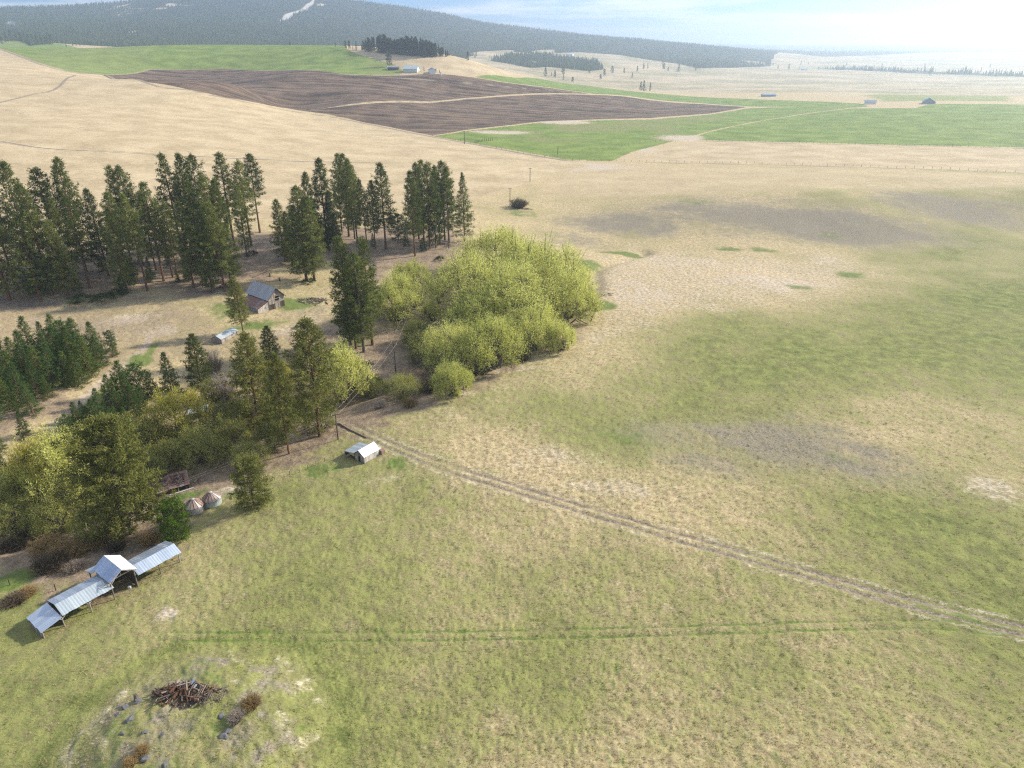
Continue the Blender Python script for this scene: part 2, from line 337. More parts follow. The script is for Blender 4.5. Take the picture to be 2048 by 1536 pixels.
    lush = np.zeros(U.shape); s = Rr < 900; lush[s] = _tps(U[s], np.clip(V[s], -.7, .7), W, cu, cv)
    M['lush'] = np.clip(lush, 0, 0.9) + 0.05 + 0.26 * (fbm(X / 22, Y / 22, 41, 3) - 0.5) + 0.16 * (fbm(X / 6, Y / 6, 42, 3) - 0.5)
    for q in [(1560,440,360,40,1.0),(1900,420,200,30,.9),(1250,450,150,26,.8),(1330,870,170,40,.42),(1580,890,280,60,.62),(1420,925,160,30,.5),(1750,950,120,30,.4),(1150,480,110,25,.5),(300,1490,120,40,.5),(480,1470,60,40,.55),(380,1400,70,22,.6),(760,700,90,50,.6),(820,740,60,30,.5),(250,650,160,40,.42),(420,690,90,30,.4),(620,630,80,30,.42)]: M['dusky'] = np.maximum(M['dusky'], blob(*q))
    for q in [(1560,565,190,22,.55),(1260,590,110,40,.5),(1220,560,60,30,.4),(1350,520,160,16,.45),(1190,670,40,25,.45),(1110,915,130,34,.42),(1230,975,150,26,.42),(1990,975,90,30,.48),(1030,330,150,12,.9),(1190,335,100,9,.8),
              (760,960,60,12,.35),(330,1230,35,18,.6),(450,985,40,14,.7),(1000,740,120,10,.55),(900,790,80,10,.5),(1640,520,80,16,.5),(560,1440,35,50,.3),(420,1375,120,20,.4),(200,1470,40,60,.4),(100,640,60,14,.5),(250,640,90,12,.6),(330,660,60,14,.6),(570,660,50,16,.5),(620,640,40,14,.4)]: M['pale'] = np.maximum(M['pale'], blob(*q))
    M['pale'] = np.maximum(M['pale'], 0.52 * poly([(1165,520),(1250,490),(1400,505),(1600,510),(1760,520),(1800,555),(1650,600),(1450,625),(1300,645),(1220,690),(1100,735),(960,800),(880,835),(860,815),(1000,745),(1110,690),(1175,640)], .05, .08))
    for q in [(1172,530,32,13,1.2),(1205,612,30,11,1.2),(1250,507,60,5,.8),(1455,498,40,5,.7),(1530,500,50,5,.65),(1650,470,45,10,.5),(1705,550,40,8,.8),(1600,575,40,6,.6),(1390,405,50,7,.45),(590,607,45,16,.9),(450,620,60,22,.6),(520,650,70,12,.7),(400,600,60,12,.4),
              (280,722,30,14,1.1),(150,850,70,30,.6),(25,1160,60,22,1.0),(70,1140,40,14,.8),(1250,880,110,26,.5),(1690,915,90,20,.4),(640,940,60,18,.6),(800,925,40,20,.65),(470,985,50,12,.5),(380,990,40,12,.8),(690,690,60,10,.7),(1880,1000,60,14,.45),(1950,1245,60,9,.6),(1850,1212,60,6,.5),  # includes the cast shadows of hut and lone pine, painted as darker green
              (100,690,60,10,.5),(1560,625,40,5,.4),(1040,425,45,9,.6),(960,1390,40,14,.2),(450,1440,25,14,.55),(330,1400,60,8,.4),(250,1440,50,24,.35)]: M['wet_and_shadow'] = np.maximum(M['wet_and_shadow'], blob(*q))
    # litter under the pines and along the gully
    M['litter'] = 0.95 * poly([(-250,540),(0,500),(250,480),(420,470),(560,470),(700,450),(800,455),(900,452),(960,478),(930,520),(840,560),(760,560),(640,520),(560,545),(480,580),(300,595),(100,610),(-250,640)], 0.03, 0.08)
    M['litter'] = np.maximum(M['litter'], 0.9 * poly([(640,640),(760,640),(830,700),(960,690),(1140,650),(1165,665),(1050,720),(860,815),(700,880),(560,940),(420,1000),(370,1090),(200,1200),(80,1170),(-250,1120),(-250,960),(0,960),(120,960),(300,860),(430,780),(560,740)], 0.03, 0.08))
    M['litter'] = np.maximum(M['litter'], 0.5 * poly([(-250,600),(100,600),(300,590),(480,580),(470,660),(560,640),(660,600),(690,660),(560,740),(430,760),(330,740),(240,800),(150,860),(-250,960)], 0.05, 0.1))
    M['litter'] = np.maximum(M['litter'], 0.75 * poly([(-250,700),(0,690),(150,670),(240,700),(200,770),(120,840),(60,900),(-250,980)], 0.03, 0.08))
    for k_, w_, pts in [('pale', 1.6, [(300,668),(285,700),(215,755),(150,812),(90,870),(40,915)]), ('wet_and_shadow', 1.5, [(310,690),(285,722),(235,755),(175,812),(130,858)])]:
        c_ = Rr < 330; M[k_][c_] = np.maximum(M[k_][c_], .95 * np.exp(-(seg_dist(X[c_], Y[c_], smooth_path(wpath(pts), 5), 8) / w_) ** 2))
    ROAD = [(-200,72),(0,99),(60,121),(135,144),(215,151),(290,165),(380,181),(450,196),(530,212),(620,228),(700,241),(780,257),(860,273),(960,291),(1050,308),(1130,321)]
    tan_ = [(-400,'D',1500),(0,'D',1480),(0,99),(60,121),(135,144),(215,151),(290,165),(380,181),(450,196),(530,212),(620,228),(700,241),(780,257),(860,273),(960,291),(1050,308),(1130,321),(1180,332),(1090,352),(1040,372),(960,392),(900,400),(750,420),(560,440),(420,445),(250,450),(100,455),(-300,470)]
    M['stub'] = poly(tan_, 0.010)
    strip = poly([(1230,322),(1390,284),(1500,285),(1800,293),(2048,298),(2400,304),(2400,352),(2048,345),(1800,336),(1600,330),(1400,326)], 0.006)
    M['stub'] = np.maximum(M['stub'], 0.9 * strip)
    M['stub'] = np.maximum(M['stub'], 0.55 * poly([(1100,340),(1400,330),(2048,350),(2400,355),(2400,385),(2048,380),(1700,385),(1400,395),(1150,400),(1040,390)], 0.03))
    hill = poly([(-400,'D',2350),(0,'D',2350),(130,'D',2250),(200,'D',1800),(300,'D',1750),(560,'D',1650),(690,'D',1450),(692,97),(715,108),(790,127),(812,141),(800,150),(690,149),(560,141),(450,137),(300,139),(205,150),(135,143),(60,120),(0,98),(-250,75)], 0.006)
    bare = poly([(700,'D',1400),(860,'D',1450),(905,'D',1350),(960,'D',1290),(960,126),(1010,137),(1080,152),(1150,170),(1195,186),(1140,180),(1050,166),(950,152),(905,147),(860,141),(812,141),(790,127),(715,108)], 0.005)
    hn = fbm(X / 150, Y / 260, 63, 3); M['crop'] = np.maximum(hill * np.clip(1.5 - 1.6 * hn, 0.58, 1),  poly([(948,154),(975,150),(1040,156),(1150,168),(1250,181),(1400,194),(1500,198),(1640,203),(1720,207),(1740,213),(1600,214),(1500,213),(1400,206),(1250,191),(1190,188),(1100,175),(1000,163)], 0.005))
    wheat = poly([(1385,274),(1450,256),(1530,241),(1620,227),(1700,217),(1830,216),(1860,208),(2048,209),(2400,212),(2400,300),(2048,295),(1800,290),(1500,283),(1400,280)], 0.005)
    M['crop'] = np.maximum(M['crop'], wheat * np.clip(1.75 - 1.9 * fbm(X / 300, Y / 70, 64, 3), 0.62, 1)); M['lush'] = np.where((hill > .5) | (wheat > .5), .5, M['lush'])
    meadow = poly([(864,272),(930,262),(1030,251),(1080,245),(1220,240),(1300,239),(1420,229),(1500,216),(1640,213),(1740,213),(1700,216),(1600,229),(1500,245),(1420,262),(1380,274),(1330,287),(1262,305),(1225,322),(1130,319),(960,289)], 0.006)
    M['crop'] = np.maximum(M['crop'], meadow * np.clip(0.75 - 1.1 * np.abs(fbm(X / 70, Y / 110, 61, 3) - 0.42), 0.05, 1)); M['lush'] = np.where(meadow > .5, .72, M['lush'])
    M['stub'] = np.maximum(M['stub'] * (1 - meadow), bare)
    M['pale'] = np.maximum(M['pale'], blob(1360, 276, 50, 7, .9)); M['pale'] = np.maximum(M['pale'], blob(1120, 243, 60, 5, .9)); M['pale'] = np.maximum(M['pale'], blob(1000, 265, 60, 4, .8)); M['pale'] = np.maximum(M['pale'], blob(1290, 300, 40, 6, .6))
    for q in [(1120,243,60,5),(1360,276,50,6),(1000,264,60,3)]: M['crop'] *= 1 - np.clip(blob(*q, 1.2), 0, 1)
    pl1 = poly([(205,150),(300,139),(450,137),(560,141),(690,149),(800,151),(860,148),(905,150),(1000,164),(1100,176),(1185,188),(1040,188),(930,196),(860,203),(700,208),(540,211),(450,195),(380,180),(290,164)], 0.004)
    pl2 = poly([(562,214),(700,211),(860,206),(935,198),(1040,191),(1190,190),(1250,193),(1400,208),(1495,214),(1420,227),(1300,236),(1220,238),(1080,243),(1030,249),(930,260),(864,271),(780,254),(700,238)], 0.004)
    M['soil'] = np.maximum(pl1, pl2)
    M['soil'] *= 1 - 0.42 * poly([(560,215),(700,225),(860,205),(900,204),(780,228),(700,236),(620,226)], 0.008) * (fbm(X / 40, Y / 12, 66, 2) > .5)
    M['plain'] = np.clip((Rr - 1350) / 150, 0, 1) * (V > az_of(930)) * (1 - np.maximum.reduce([M['crop'], M['soil'], M['stub']]))
    for pts, k in [([(1100,112),(1150,106),(1230,112),(1330,124),(1380,132),(1300,138),(1200,124)], .75), ([(1450,158),(1560,150),(1600,140),(1700,138),(1850,150),(1760,165),(1650,175),(1580,174),(1530,160)], .8),
                   ([(1060,122),(1130,128),(1200,142),(1300,152),(1200,152),(1100,135)], .6), ([(1300,150),(1420,152),(1400,158),(1320,156)], .6), ([(1700,190),(1800,186),(2048,190),(2048,205),(1860,203),(1750,206)], .55),
                   ([(1500,128),(1700,124),(1900,132),(1700,134)], .45), ([(1780,150),(2048,158),(2048,172),(1820,168)], .5)]:
        M['crop'] = np.maximum(M['crop'], k * poly(pts, .02))
    M['soil'] = np.maximum(M['soil'], .8 * poly([(1755,163),(1800,158),(1900,166),(1960,172),(1860,172)], .01))
    # forest on the mountain and the low woods
    fe = [(-500,2350),(0,2350),(100,2300),(300,2150),(700,2050),(860,2100)] + [(px, math.hypot(*ground(px, py)[:2])) for px, py in [(905,112),(935,113),(960,108),(1040,104),(1080,108),(1160,104),(1240,110),(1300,120),(1360,128),(1400,137),(1470,136),(1545,133)]] + [(1560,5200),(1650,4700),(1750,5200),(1900,6500),(2400,7000)]
    fa = np.array([az_of(a) for a, b in fe]); fd = np.array([b for a, b in fe])
    M['wood'] = ((Rr > np.interp(V, fa, fd)) & (Rr < 14000)).astype(float)
    glade = np.maximum.reduce([poly([(935,108),(960,103),(1028,100),(1028,108),(960,112)], .006), poly([(1055,104),(1080,100),(1110,99),(1110,106),(1070,108)], .006), poly([(1480,120),(1500,122),(1530,124),(1530,132),(1490,128)], .004)])
    M['wood'] *= 1 - glade
    M['wood'] = np.maximum(M['wood'], poly([(985,122),(1010,112),(1080,110),(1120,116),(1190,126),(1210,140),(1170,142),(1100,134),(1060,136)], .006, .01))
    M['wood'] = np.maximum(M['wood'], 0.9 * poly([(1630,137),(1700,135),(1850,142),(2048,150),(2300,156),(2300,160),(2048,154),(1850,147),(1700,141)], .01, .02))
    M['wood'] = np.maximum(M['wood'], 0.9 * poly([(-200,70),(15,62),(100,78),(108,88),(60,92),(20,80)], .01))
    sn = np.clip(fbm(U * 90, V * 60, 81, 3) * 2.2 - 1.0, 0, 1)
    M['snow'] = sn * np.clip(sum(blob(a, b, c_, d_, 1.4) for a, b, c_, d_ in [(330,12,60,7),(250,8,40,5)]), 0, 1)
    M['snow'] = np.maximum(M['snow'], poly([(562,42),(588,25),(612,8),(634,-8),(639,-8),(620,10),(598,27),(580,39)], .003, .012))
    M['snow'] = np.maximum(M['snow'], .9 * (sn > .35) * poly([(600,24),(640,2),(655,-2),(630,18)], .006, .02))
    M['wood'] *= 1 - np.clip(M['snow'] * 1.5, 0, 1)
    # tracks and the farm road
    xy = Rr < 260; x, y = X[xy], Y[xy]; t = np.zeros(U.shape); p = M['pale']; w = M['wet_and_shadow']
    d = seg_dist(x, y, TRACK, 8); tt = 1.0 * _ruts(d, 0.95, 0.5 + .22 * (vnoise(x / 7, y / 7, 6) - .5)) * np.clip(.55 + .8 * vnoise(x / 5, y / 5, 12), 0, 1); t[xy] = np.maximum(t[xy], tt)
    p[xy] = np.maximum(p[xy], 0.6 * np.exp(-(d / 0.42) ** 2)); p[xy] = np.maximum(p[xy], 0.6 * np.exp(-((d - 2.1) / 0.6) ** 2) * (vnoise(x / 5, y / 5, 7) > .3)); w[xy] = np.maximum(w[xy], 0.55 * np.exp(-((d - 2.9) / 0.5) ** 2) * (vnoise(x / 9, y / 9, 8) > .5))
    d = seg_dist(x, y, TRACK2, 6); w[xy] = np.maximum(w[xy], 0.86 * _ruts(d, 0.80, 0.38) * (0.75 + .4 * vnoise(x / 6, y / 6, 9)))
    for k, pts in enumerate([[(1190,1180),(1230,1210),(1245,1260),(1220,1330),(1215,1420),(1235,1536)], [(1440,1040),(1470,1100),(1495,1170),(1480,1260),(1490,1350),(1530,1450),(1540,1536)], [(1430,1030),(1480,990),(1600,970),(1750,965),(1870,945)], [(1800,960),(1830,1000),(1900,1060),(1930,1120)], [(560,1040),(430,1110),(390,1180),(300,1235)], [(920,1010),(840,960),(800,930),(760,935)]]):
        d = seg_dist(x, y, smooth_path(wpath(pts), 5), 5); w[xy] = np.maximum(w[xy], 0.62 * _ruts(d, 0.8, 0.38) * np.clip(2.2 * vnoise(x / 4, y / 4, 50 + k) - .3, 0, 1))
    rr_ = [ground(a, b)[:2] for a, b in ROAD[1:]]; sel = (Rr > 300) & (Rr < 1600); d = seg_dist(X[sel], Y[sel], smooth_path(rr_, 4), 40); t[sel] = np.maximum(t[sel], 1.0 * np.exp(-(d / 3.2) ** 2)); M['lush'][sel] += .3 * np.exp(-((d - 6) / 3) ** 2)
    for pts in ([(0,283),(90,297),(200,302),(330,310),(500,318),(650,324),(800,326)], [(1130,321),(1280,325),(1500,329),(1800,337),(2048,347),(2400,356)], [(1385,281),(1500,284.5),(1800,291),(2048,297),(2400,303)], [(540,212),(700,209),(860,204),(940,197)], [(700,150),(860,160),(1000,172),(1180,188)], [(0,205),(60,190),(120,172),(150,150)]):
        d = seg_dist(X[sel], Y[sel], smooth_path(wpath(pts), 4), 12); t[sel] = np.maximum(t[sel], 1.0 * np.exp(-(d / 2.0) ** 2)); 
    M['track'] = t
    q = np.hypot((x - KN[0]) / 12.5, (y - KN[1]) / 11.5) + .35 * (fbm(x / 3.5, y / 3.5, 55, 3) - .5); M['pale'][xy] = np.maximum(M['pale'][xy], 0.5 * np.exp(-((q - 1.12) / .12) ** 2) * np.clip(2.4 * vnoise(x / 2.2, y / 2.2, 56) - .3, .3, 1)); M['lush'][xy] += .2 * np.exp(-((q - 1.42) / .12) ** 2)
    M['dusky'][xy] = np.maximum(M['dusky'][xy], (q < 1.05) * np.clip(2.6 * fbm(x / 2.6, y / 2.6, 57, 3) - .95, 0, .9)); M['wet_and_shadow'][xy] = np.maximum(M['wet_and_shadow'][xy], (q < 1.0) * np.clip(3.0 * fbm(x / 3.1, y / 3.1, 58, 3) - 1.45, 0, .6))
    Z = Z.copy(); Z[xy] += (q < 1.1) * .45 * (fbm(x / 1.6, y / 1.6, 59, 2) - .5)
    for k in ('pale', 'wet_and_shadow', 'dusky', 'litter'): M[k] = np.where(Rr > 1400, 0, M[k])
    Z = Z + near * rough * (1 - 0.7 * np.clip(t, 0, 1)) * np.where(M['wet_and_shadow'] > .5, 1.3, 1.0)
    # faces, split between the pieces of land
    region = np.zeros(U.shape, int)
    names = ['pasture', 'stubble_field', 'ploughed_field', 'wheat_field', 'green_wheat_hill', 'meadow', 'plain', 'mountain', 'dirt_track']
    region[(M['stub'] > .5) & (Rr > 300)] = 1; region[(Rr > 1500)] = 6; region[(M['plain'] > .5)] = 6; region[bare > .5] = 1
    region[hill > .5] = 4; region[pl1 > .5] = 2; region[pl2 > .5] = 2; region[wheat > .5] = 3; region[meadow > .5] = 5; region[(M['wood'] > .5) & (Rr > 2000)] = 7; region[(Rr > 2600) & (V < az_of(1500)) & (Z > 55)] = 7
    dt = np.full(U.shape, 9.0); dt[xy] = seg_dist(X[xy], Y[xy], TRACK, 4); region[dt < 1.6] = 8
    vid = np.arange(nr * na).reshape(nr, na); j2 = (np.arange(na) + 1) % na
    quads = np.stack([vid[:-1], vid[1:], vid[1:][:, j2], vid[:-1][:, j2]], -1).reshape(-1, 4)
    freg = region[:-1].reshape(-1)
    co = np.stack([X, Y, Z], -1).reshape(-1, 3).astype(np.float32)
    packs = {'grass_mix': ('lush', 'dusky', 'pale', 'wet_and_shadow'), 'field_mix': ('soil', 'crop', 'track', 'stub'), 'cover_mix': ('wood', 'snow', 'plain', 'litter')}
    packs = {k: np.stack([M[q] for q in v], -1).reshape(-1, 4).astype(np.float32) for k, v in packs.items()}
    for i, nm in enumerate(names):
        f = quads[freg == i]
        if not len(f): continue
        used, inv = np.unique(f, return_inverse=True); inv = inv.reshape(-1)
        me = bpy.data.meshes.new(nm); me.vertices.add(len(used)); me.vertices.foreach_set('co', co[used].ravel())
        me.loops.add(len(inv)); me.loops.foreach_set('vertex_index', inv.astype(np.int32)); me.polygons.add(len(f))
        me.polygons.foreach_set('loop_start', np.arange(0, len(inv), 4, dtype=np.int32)); me.polygons.foreach_set('use_smooth', np.ones(len(f), bool))
        for k, v in packs.items():
            a = me.attributes.new(k, 'FLOAT_COLOR', 'POINT'); a.data.foreach_set('color', v[used].ravel())
        me.update(calc_edges=True); me.materials.append(MAT['land'])
        o = bpy.data.objects.new(nm, me); col.objects.link(o); o['kind'] = 'structure'
    return Z.min(), M, U, V, Rr, X, Y, Z
GMIN, GM, GU, GV, GR, GX, GY, GZ = build_ground()
print('ground built', round(time.time() - T0, 1))
# ------------------------------------------------------------------ object helpers
def tag(o, label=None, cat=None, group=None, kind=None):
    if label: o['label'] = label
    if cat: o['category'] = cat
    if group: o['group'] = group
    if kind: o['kind'] = kind
    return o
def empty(name, loc, rz=0.0, scale=(1, 1, 1)):
    o = bpy.data.objects.new(name, None); col.objects.link(o); o.location = loc; o.rotation_euler = (0, 0, rz); o.scale = scale; o.empty_display_size = 0.3; return o
def link(name, me, parent=None, loc=(0, 0, 0), rot=(0, 0, 0), scale=(1, 1, 1)):
    o = bpy.data.objects.new(name, me); col.objects.link(o); o.parent = parent; o.location = loc; o.rotation_euler = rot; o.scale = scale; return o
def mesh_np(name, V, F, mat, smooth=False):
    """V (n,3); F list of faces or (m,3) array"""
    me = bpy.data.meshes.new(name)
    if isinstance(F, np.ndarray):
        k = F.shape[1]; me.vertices.add(len(V)); me.vertices.foreach_set('co', np.asarray(V, np.float32).ravel())
        me.loops.add(F.size); me.loops.foreach_set('vertex_index', F.astype(np.int32).ravel()); me.polygons.add(len(F))
        me.polygons.foreach_set('loop_start', np.arange(0, F.size, k, dtype=np.int32)); me.update(calc_edges=True)
    else:
        me.from_pydata([tuple(v) for v in V], [], F)
    if smooth: me.polygons.foreach_set('use_smooth', np.ones(len(me.polygons), bool))
    me.materials.append(mat); return me
class MB:
    def __init__(s): s.v = []; s.f = []
    def add(s, v, f):
        n = len(s.v); s.v += [tuple(q) for q in v]; s.f += [tuple(i + n for i in q) for q in f]; return s
    def box(s, c, d, rz=0.0):
        x, y, z = d[0] / 2, d[1] / 2, d[2] / 2; ca, sa = math.cos(rz), math.sin(rz)
        v = [(c[0] + a * ca - b * sa, c[1] + a * sa + b * ca, c[2] + e) for e in (-z, z) for a, b in ((-x, -y), (x, -y), (x, y), (-x, y))]
        return s.add(v, [(0, 3, 2, 1), (4, 5, 6, 7), (0, 1, 5, 4), (1, 2, 6, 5), (2, 3, 7, 6), (3, 0, 4, 7)])
    def beam(s, a, b, w, h):
        a, b = Vector(a), Vector(b); d = (b - a).normalized(); up = Vector((0, 0, 1)) if abs(d.z) < 0.95 else Vector((1, 0, 0))
        sx = d.cross(up).normalized(); sy = sx.cross(d).normalized()
        v = [p + sx * (i * w / 2) + sy * (j * h / 2) for p in (a, b) for i, j in ((-1, -1), (1, -1), (1, 1), (-1, 1))]
        return s.add(v, [(0, 1, 2, 3), (7, 6, 5, 4), (0, 4, 5, 1), (1, 5, 6, 2), (2, 6, 7, 3), (3, 7, 4, 0)])
    def tube(s, pts, rad, n=6, cap=True):
        pts = [Vector(p) for p in pts]; vs_, fs = [], []; ref = None
        for i, p in enumerate(pts):
            d = (pts[min(i + 1, len(pts) - 1)] - pts[max(i - 1, 0)]).normalized()
            ref = ref if ref is not None else (Vector((1, 0, 0)) if abs(d.x) < 0.8 else Vector((0, 1, 0)))
            a = d.cross(ref).normalized(); b = d.cross(a).normalized(); r = rad[i] if isinstance(rad, (list, tuple)) else rad
            vs_ += [p + a * (r * math.cos(2 * math.pi * k / n)) + b * (r * math.sin(2 * math.pi * k / n)) for k in range(n)]
        for i in range(len(pts) - 1):
            for k in range(n): fs.append((i * n + k, i * n + (k + 1) % n, (i + 1) * n + (k + 1) % n, (i + 1) * n + k))
        if cap: fs += [tuple(range(n)), tuple(range(len(vs_) - 1, len(vs_) - n - 1, -1))]
        return s.add(vs_, fs)
    def mesh(s, name, mat, smooth=False): return mesh_np(name, s.v, s.f, mat, smooth)
    def build(s, name, mat, parent=None, smooth=False): return link(name, s.mesh(name, mat, smooth), parent)

# ------------------------------------------------------------------ materials
def foliage(name, a, b, trans=0.3, hue=0.5):
    g = NT(name); pos = g.n('TexCoord').outputs['Object']; rnd = g.n('ObjectInfo').outputs['Random']
    n = g.noise(pos, 0.55, 3, 0.6); n2 = g.noise(pos, 2.7, 2, 0.6)
    f = g.math('MULTIPLY_ADD', g.math('SUBTRACT', n, 0.5), 1.5, g.math('MULTIPLY_ADD', g.math('SUBTRACT', n2, 0.5), 1.0, g.math('MULTIPLY_ADD', g.math('SUBTRACT', rnd, 0.5), hue, 0.5)), True)
    c = g.mix(f, a, b)
    d = g.n('BsdfDiffuse'); g.put(d.inputs[0], c); t = g.n('BsdfTranslucent'); g.put(t.inputs[0], c)
    m = g.n('MixShader'); m.inputs[0].default_value = trans; g.t.links.new(d.outputs[0], m.inputs[1]); g.t.links.new(t.outputs[0], m.inputs[2])
    return g.done(m.outputs[0])
def bark(name, a, b, sc=(6, 6, 1.2)):
    g = NT(name); pos = g.n('TexCoord').outputs['Object']; n = g.noise(g.vmul(pos, sc), 1.0, 5, 0.65)
    return g.done(g.principled(g.mix(g.ramp(n, 0.3, 0.7), a, b), 0.95, 0, g.bump(n, 0.8, 0.05), 0.1))
def metal(name, base, rust, amount, rough=0.42, metalness=0.7):
    g = NT(name); pos = g.n('TexCoord').outputs['Object']; rnd = g.n('ObjectInfo').outputs['Random']
    n = g.noise(g.vmul(pos, (1.3, 1.3, 1.3)), 1.0, 6, 0.65); n2 = g.noise(pos, 0.5, 3, 0.5); st = g.noise(g.vmul(pos, (7, 0.7, 1)), 1.0, 4, 0.6)
    r = g.ramp(g.math('MULTIPLY_ADD', rnd, 0.25, g.math('ADD', g.math('MULTIPLY', n, 0.6), g.math('MULTIPLY', st, 0.4))), 0.80 - amount * 0.6, 1.0 - amount * 0.5)
    cl = g.mix(g.math('MULTIPLY_ADD', rnd, 0.55, g.math('MULTIPLY', n2, 0.45)), tuple(q * 0.74 for q in base), tuple(min(1, q * 1.16) for q in base))
    cc = g.mix(r, cl, rust)
    return g.done(g.principled(cc, g.math('MULTIPLY_ADD', r, 0.4, g.math('MULTIPLY_ADD', n, 0.2, rough - 0.1)), g.math('MULTIPLY', g.math('SUBTRACT', 1.0, r), metalness), g.bump(st, 0.15, 0.02), 0.4))
def wood(name, a, b):
    g = NT(name); pos = g.n('TexCoord').outputs['Object']; rnd = g.n('ObjectInfo').outputs['Random']; n = g.noise(g.vmul(pos, (5, 5, 0.8)), 1.0, 5, 0.65)
    f = g.math('MULTIPLY_ADD', g.math('SUBTRACT', rnd, 0.5), 0.9, g.ramp(n, 0.25, 0.75), True)
    return g.done(g.principled(g.mix(f, a, b), 0.9, 0, g.bump(n, 0.4, 0.02), 0.15))
def plain(name, c, rough=0.8, var=0.25, sc=3.0):
    g = NT(name); pos = g.n('TexCoord').outputs['Object']; n = g.noise(pos, sc, 5, 0.6)
    return g.done(g.principled(g.mix(n, tuple(q * (1 - var) for q in c), tuple(min(1, q * (1 + var)) for q in c)), rough, 0, g.bump(n, 0.3, 0.05), 0.2))
MAT.update(
    pine=foliage('pine_needles', (0.052, 0.078, 0.020), (0.220, 0.245, 0.062), 0.34, 0.8),
    pine_sunny=foliage('pine_needles_yellowish', (0.085, 0.105, 0.026), (0.310, 0.305, 0.085), 0.36, 0.3),
    young=foliage('young_pine_needles', (0.028, 0.066, 0.020), (0.125, 0.190, 0.052), 0.30),
    young_bright=foliage('young_pine_needles_bright', (0.050, 0.090, 0.022), (0.185, 0.245, 0.060), 0.32),
    juniper=foliage('bright_juniper', (0.040, 0.090, 0.010), (0.135, 0.205, 0.025), 0.3),
    willow=foliage('willow_leaves', (0.420, 0.455, 0.110), (0.770, 0.770, 0.240), 0.48, 0.5),
    willow_dull=foliage('willow_leaves_dull', (0.170, 0.190, 0.050), (0.430, 0.435, 0.125), 0.38, 0.6),
    willow_gold=foliage('willow_leaves_gold', (0.300, 0.285, 0.045), (0.620, 0.560, 0.110), 0.36, 0.3),
    shrub=foliage('green_shrub', (0.020, 0.045, 0.014), (0.080, 0.120, 0.035), 0.3),
    twig=foliage('bare_twigs', (0.060, 0.045, 0.034), (0.190, 0.145, 0.100), 0.1),
    twig_pale=foliage('pale_twigs', (0.200, 0.160, 0.125), (0.440, 0.370, 0.310), 0.1),
    twig_tan=foliage('tan_twigs', (0.190, 0.130, 0.060), (0.440, 0.310, 0.140), 0.2),
    far_pine=foliage('distant_needles', (0.022, 0.038, 0.016), (0.070, 0.092, 0.034), 0.2),
    bark=bark('pine_bark', (0.060, 0.034, 0.022), (0.225, 0.120, 0.070)), bark_grey=bark('grey_bark', (0.060, 0.050, 0.040), (0.190, 0.160, 0.125)),
    deadwood=bark('deadwood', (0.10, 0.08, 0.065), (0.33, 0.27, 0.21)), redlog=bark('red_log', (0.035, 0.018, 0.013), (0.15, 0.075, 0.048)), cut=plain('cut_log_end', (0.50, 0.30, 0.15)),
    zinc=metal('zinc_roof', (0.47, 0.55, 0.64), (0.33, 0.29, 0.26), 0.16, 0.50), zinc_old=metal('old_zinc_roof', (0.50, 0.57, 0.60), (0.33, 0.27, 0.22), 0.20, 0.55), zinc_white=metal('sunlit_zinc_roof', (0.80, 0.81, 0.82), (0.5, 0.36, 0.4), 0.0, 0.5, 0.35),  # last one is zinc with sunlight painted into its colour
    barn_roof=metal('barn_roof', (0.42, 0.44, 0.44), (0.30, 0.27, 0.24), 0.25, 0.65, 0.12), rusty=metal('rusty_sheet', (0.45, 0.42, 0.40), (0.235, 0.135, 0.105), 0.75, 0.5, 0.4), rust_panel=metal('rust_panel', (0.36, 0.28, 0.25), (0.25, 0.145, 0.110), 0.55, 0.55, 0.3),
    bin_wall=metal('bin_wall', (0.40, 0.47, 0.48), (0.33, 0.24, 0.18), 0.12, 0.5, 0.5), bin_pale=metal('bin_pale', (0.50, 0.46, 0.42), (0.42, 0.30, 0.22), 0.15, 0.6, 0.3),
    wood=wood('weathered_wood', (0.170, 0.145, 0.122), (0.440, 0.390, 0.330)), wood_dark=wood('dark_wood', (0.035, 0.028, 0.024), (0.120, 0.095, 0.075)), wood_pale=wood('pale_wood', (0.36, 0.32, 0.28), (0.60, 0.56, 0.50)),
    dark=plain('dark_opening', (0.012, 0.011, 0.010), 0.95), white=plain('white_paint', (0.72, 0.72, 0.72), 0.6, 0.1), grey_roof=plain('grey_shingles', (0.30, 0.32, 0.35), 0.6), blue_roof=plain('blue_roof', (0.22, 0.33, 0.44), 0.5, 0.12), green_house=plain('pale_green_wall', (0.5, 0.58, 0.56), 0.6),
    pole=bark('pole_wood', (0.055, 0.042, 0.034), (0.16, 0.12, 0.09)), wire=plain('wire', (0.42, 0.38, 0.28), 0.5), rock=plain('rock', (0.13, 0.13, 0.13), 0.9, 0.45, 2.0), debris=plain('roof_litter', (0.13, 0.085, 0.062), 0.95, 0.6, 2.5), scrap=metal('scrap_sheet', (0.7, 0.72, 0.75), (0.4, 0.3, 0.25), 0.1, 0.4))

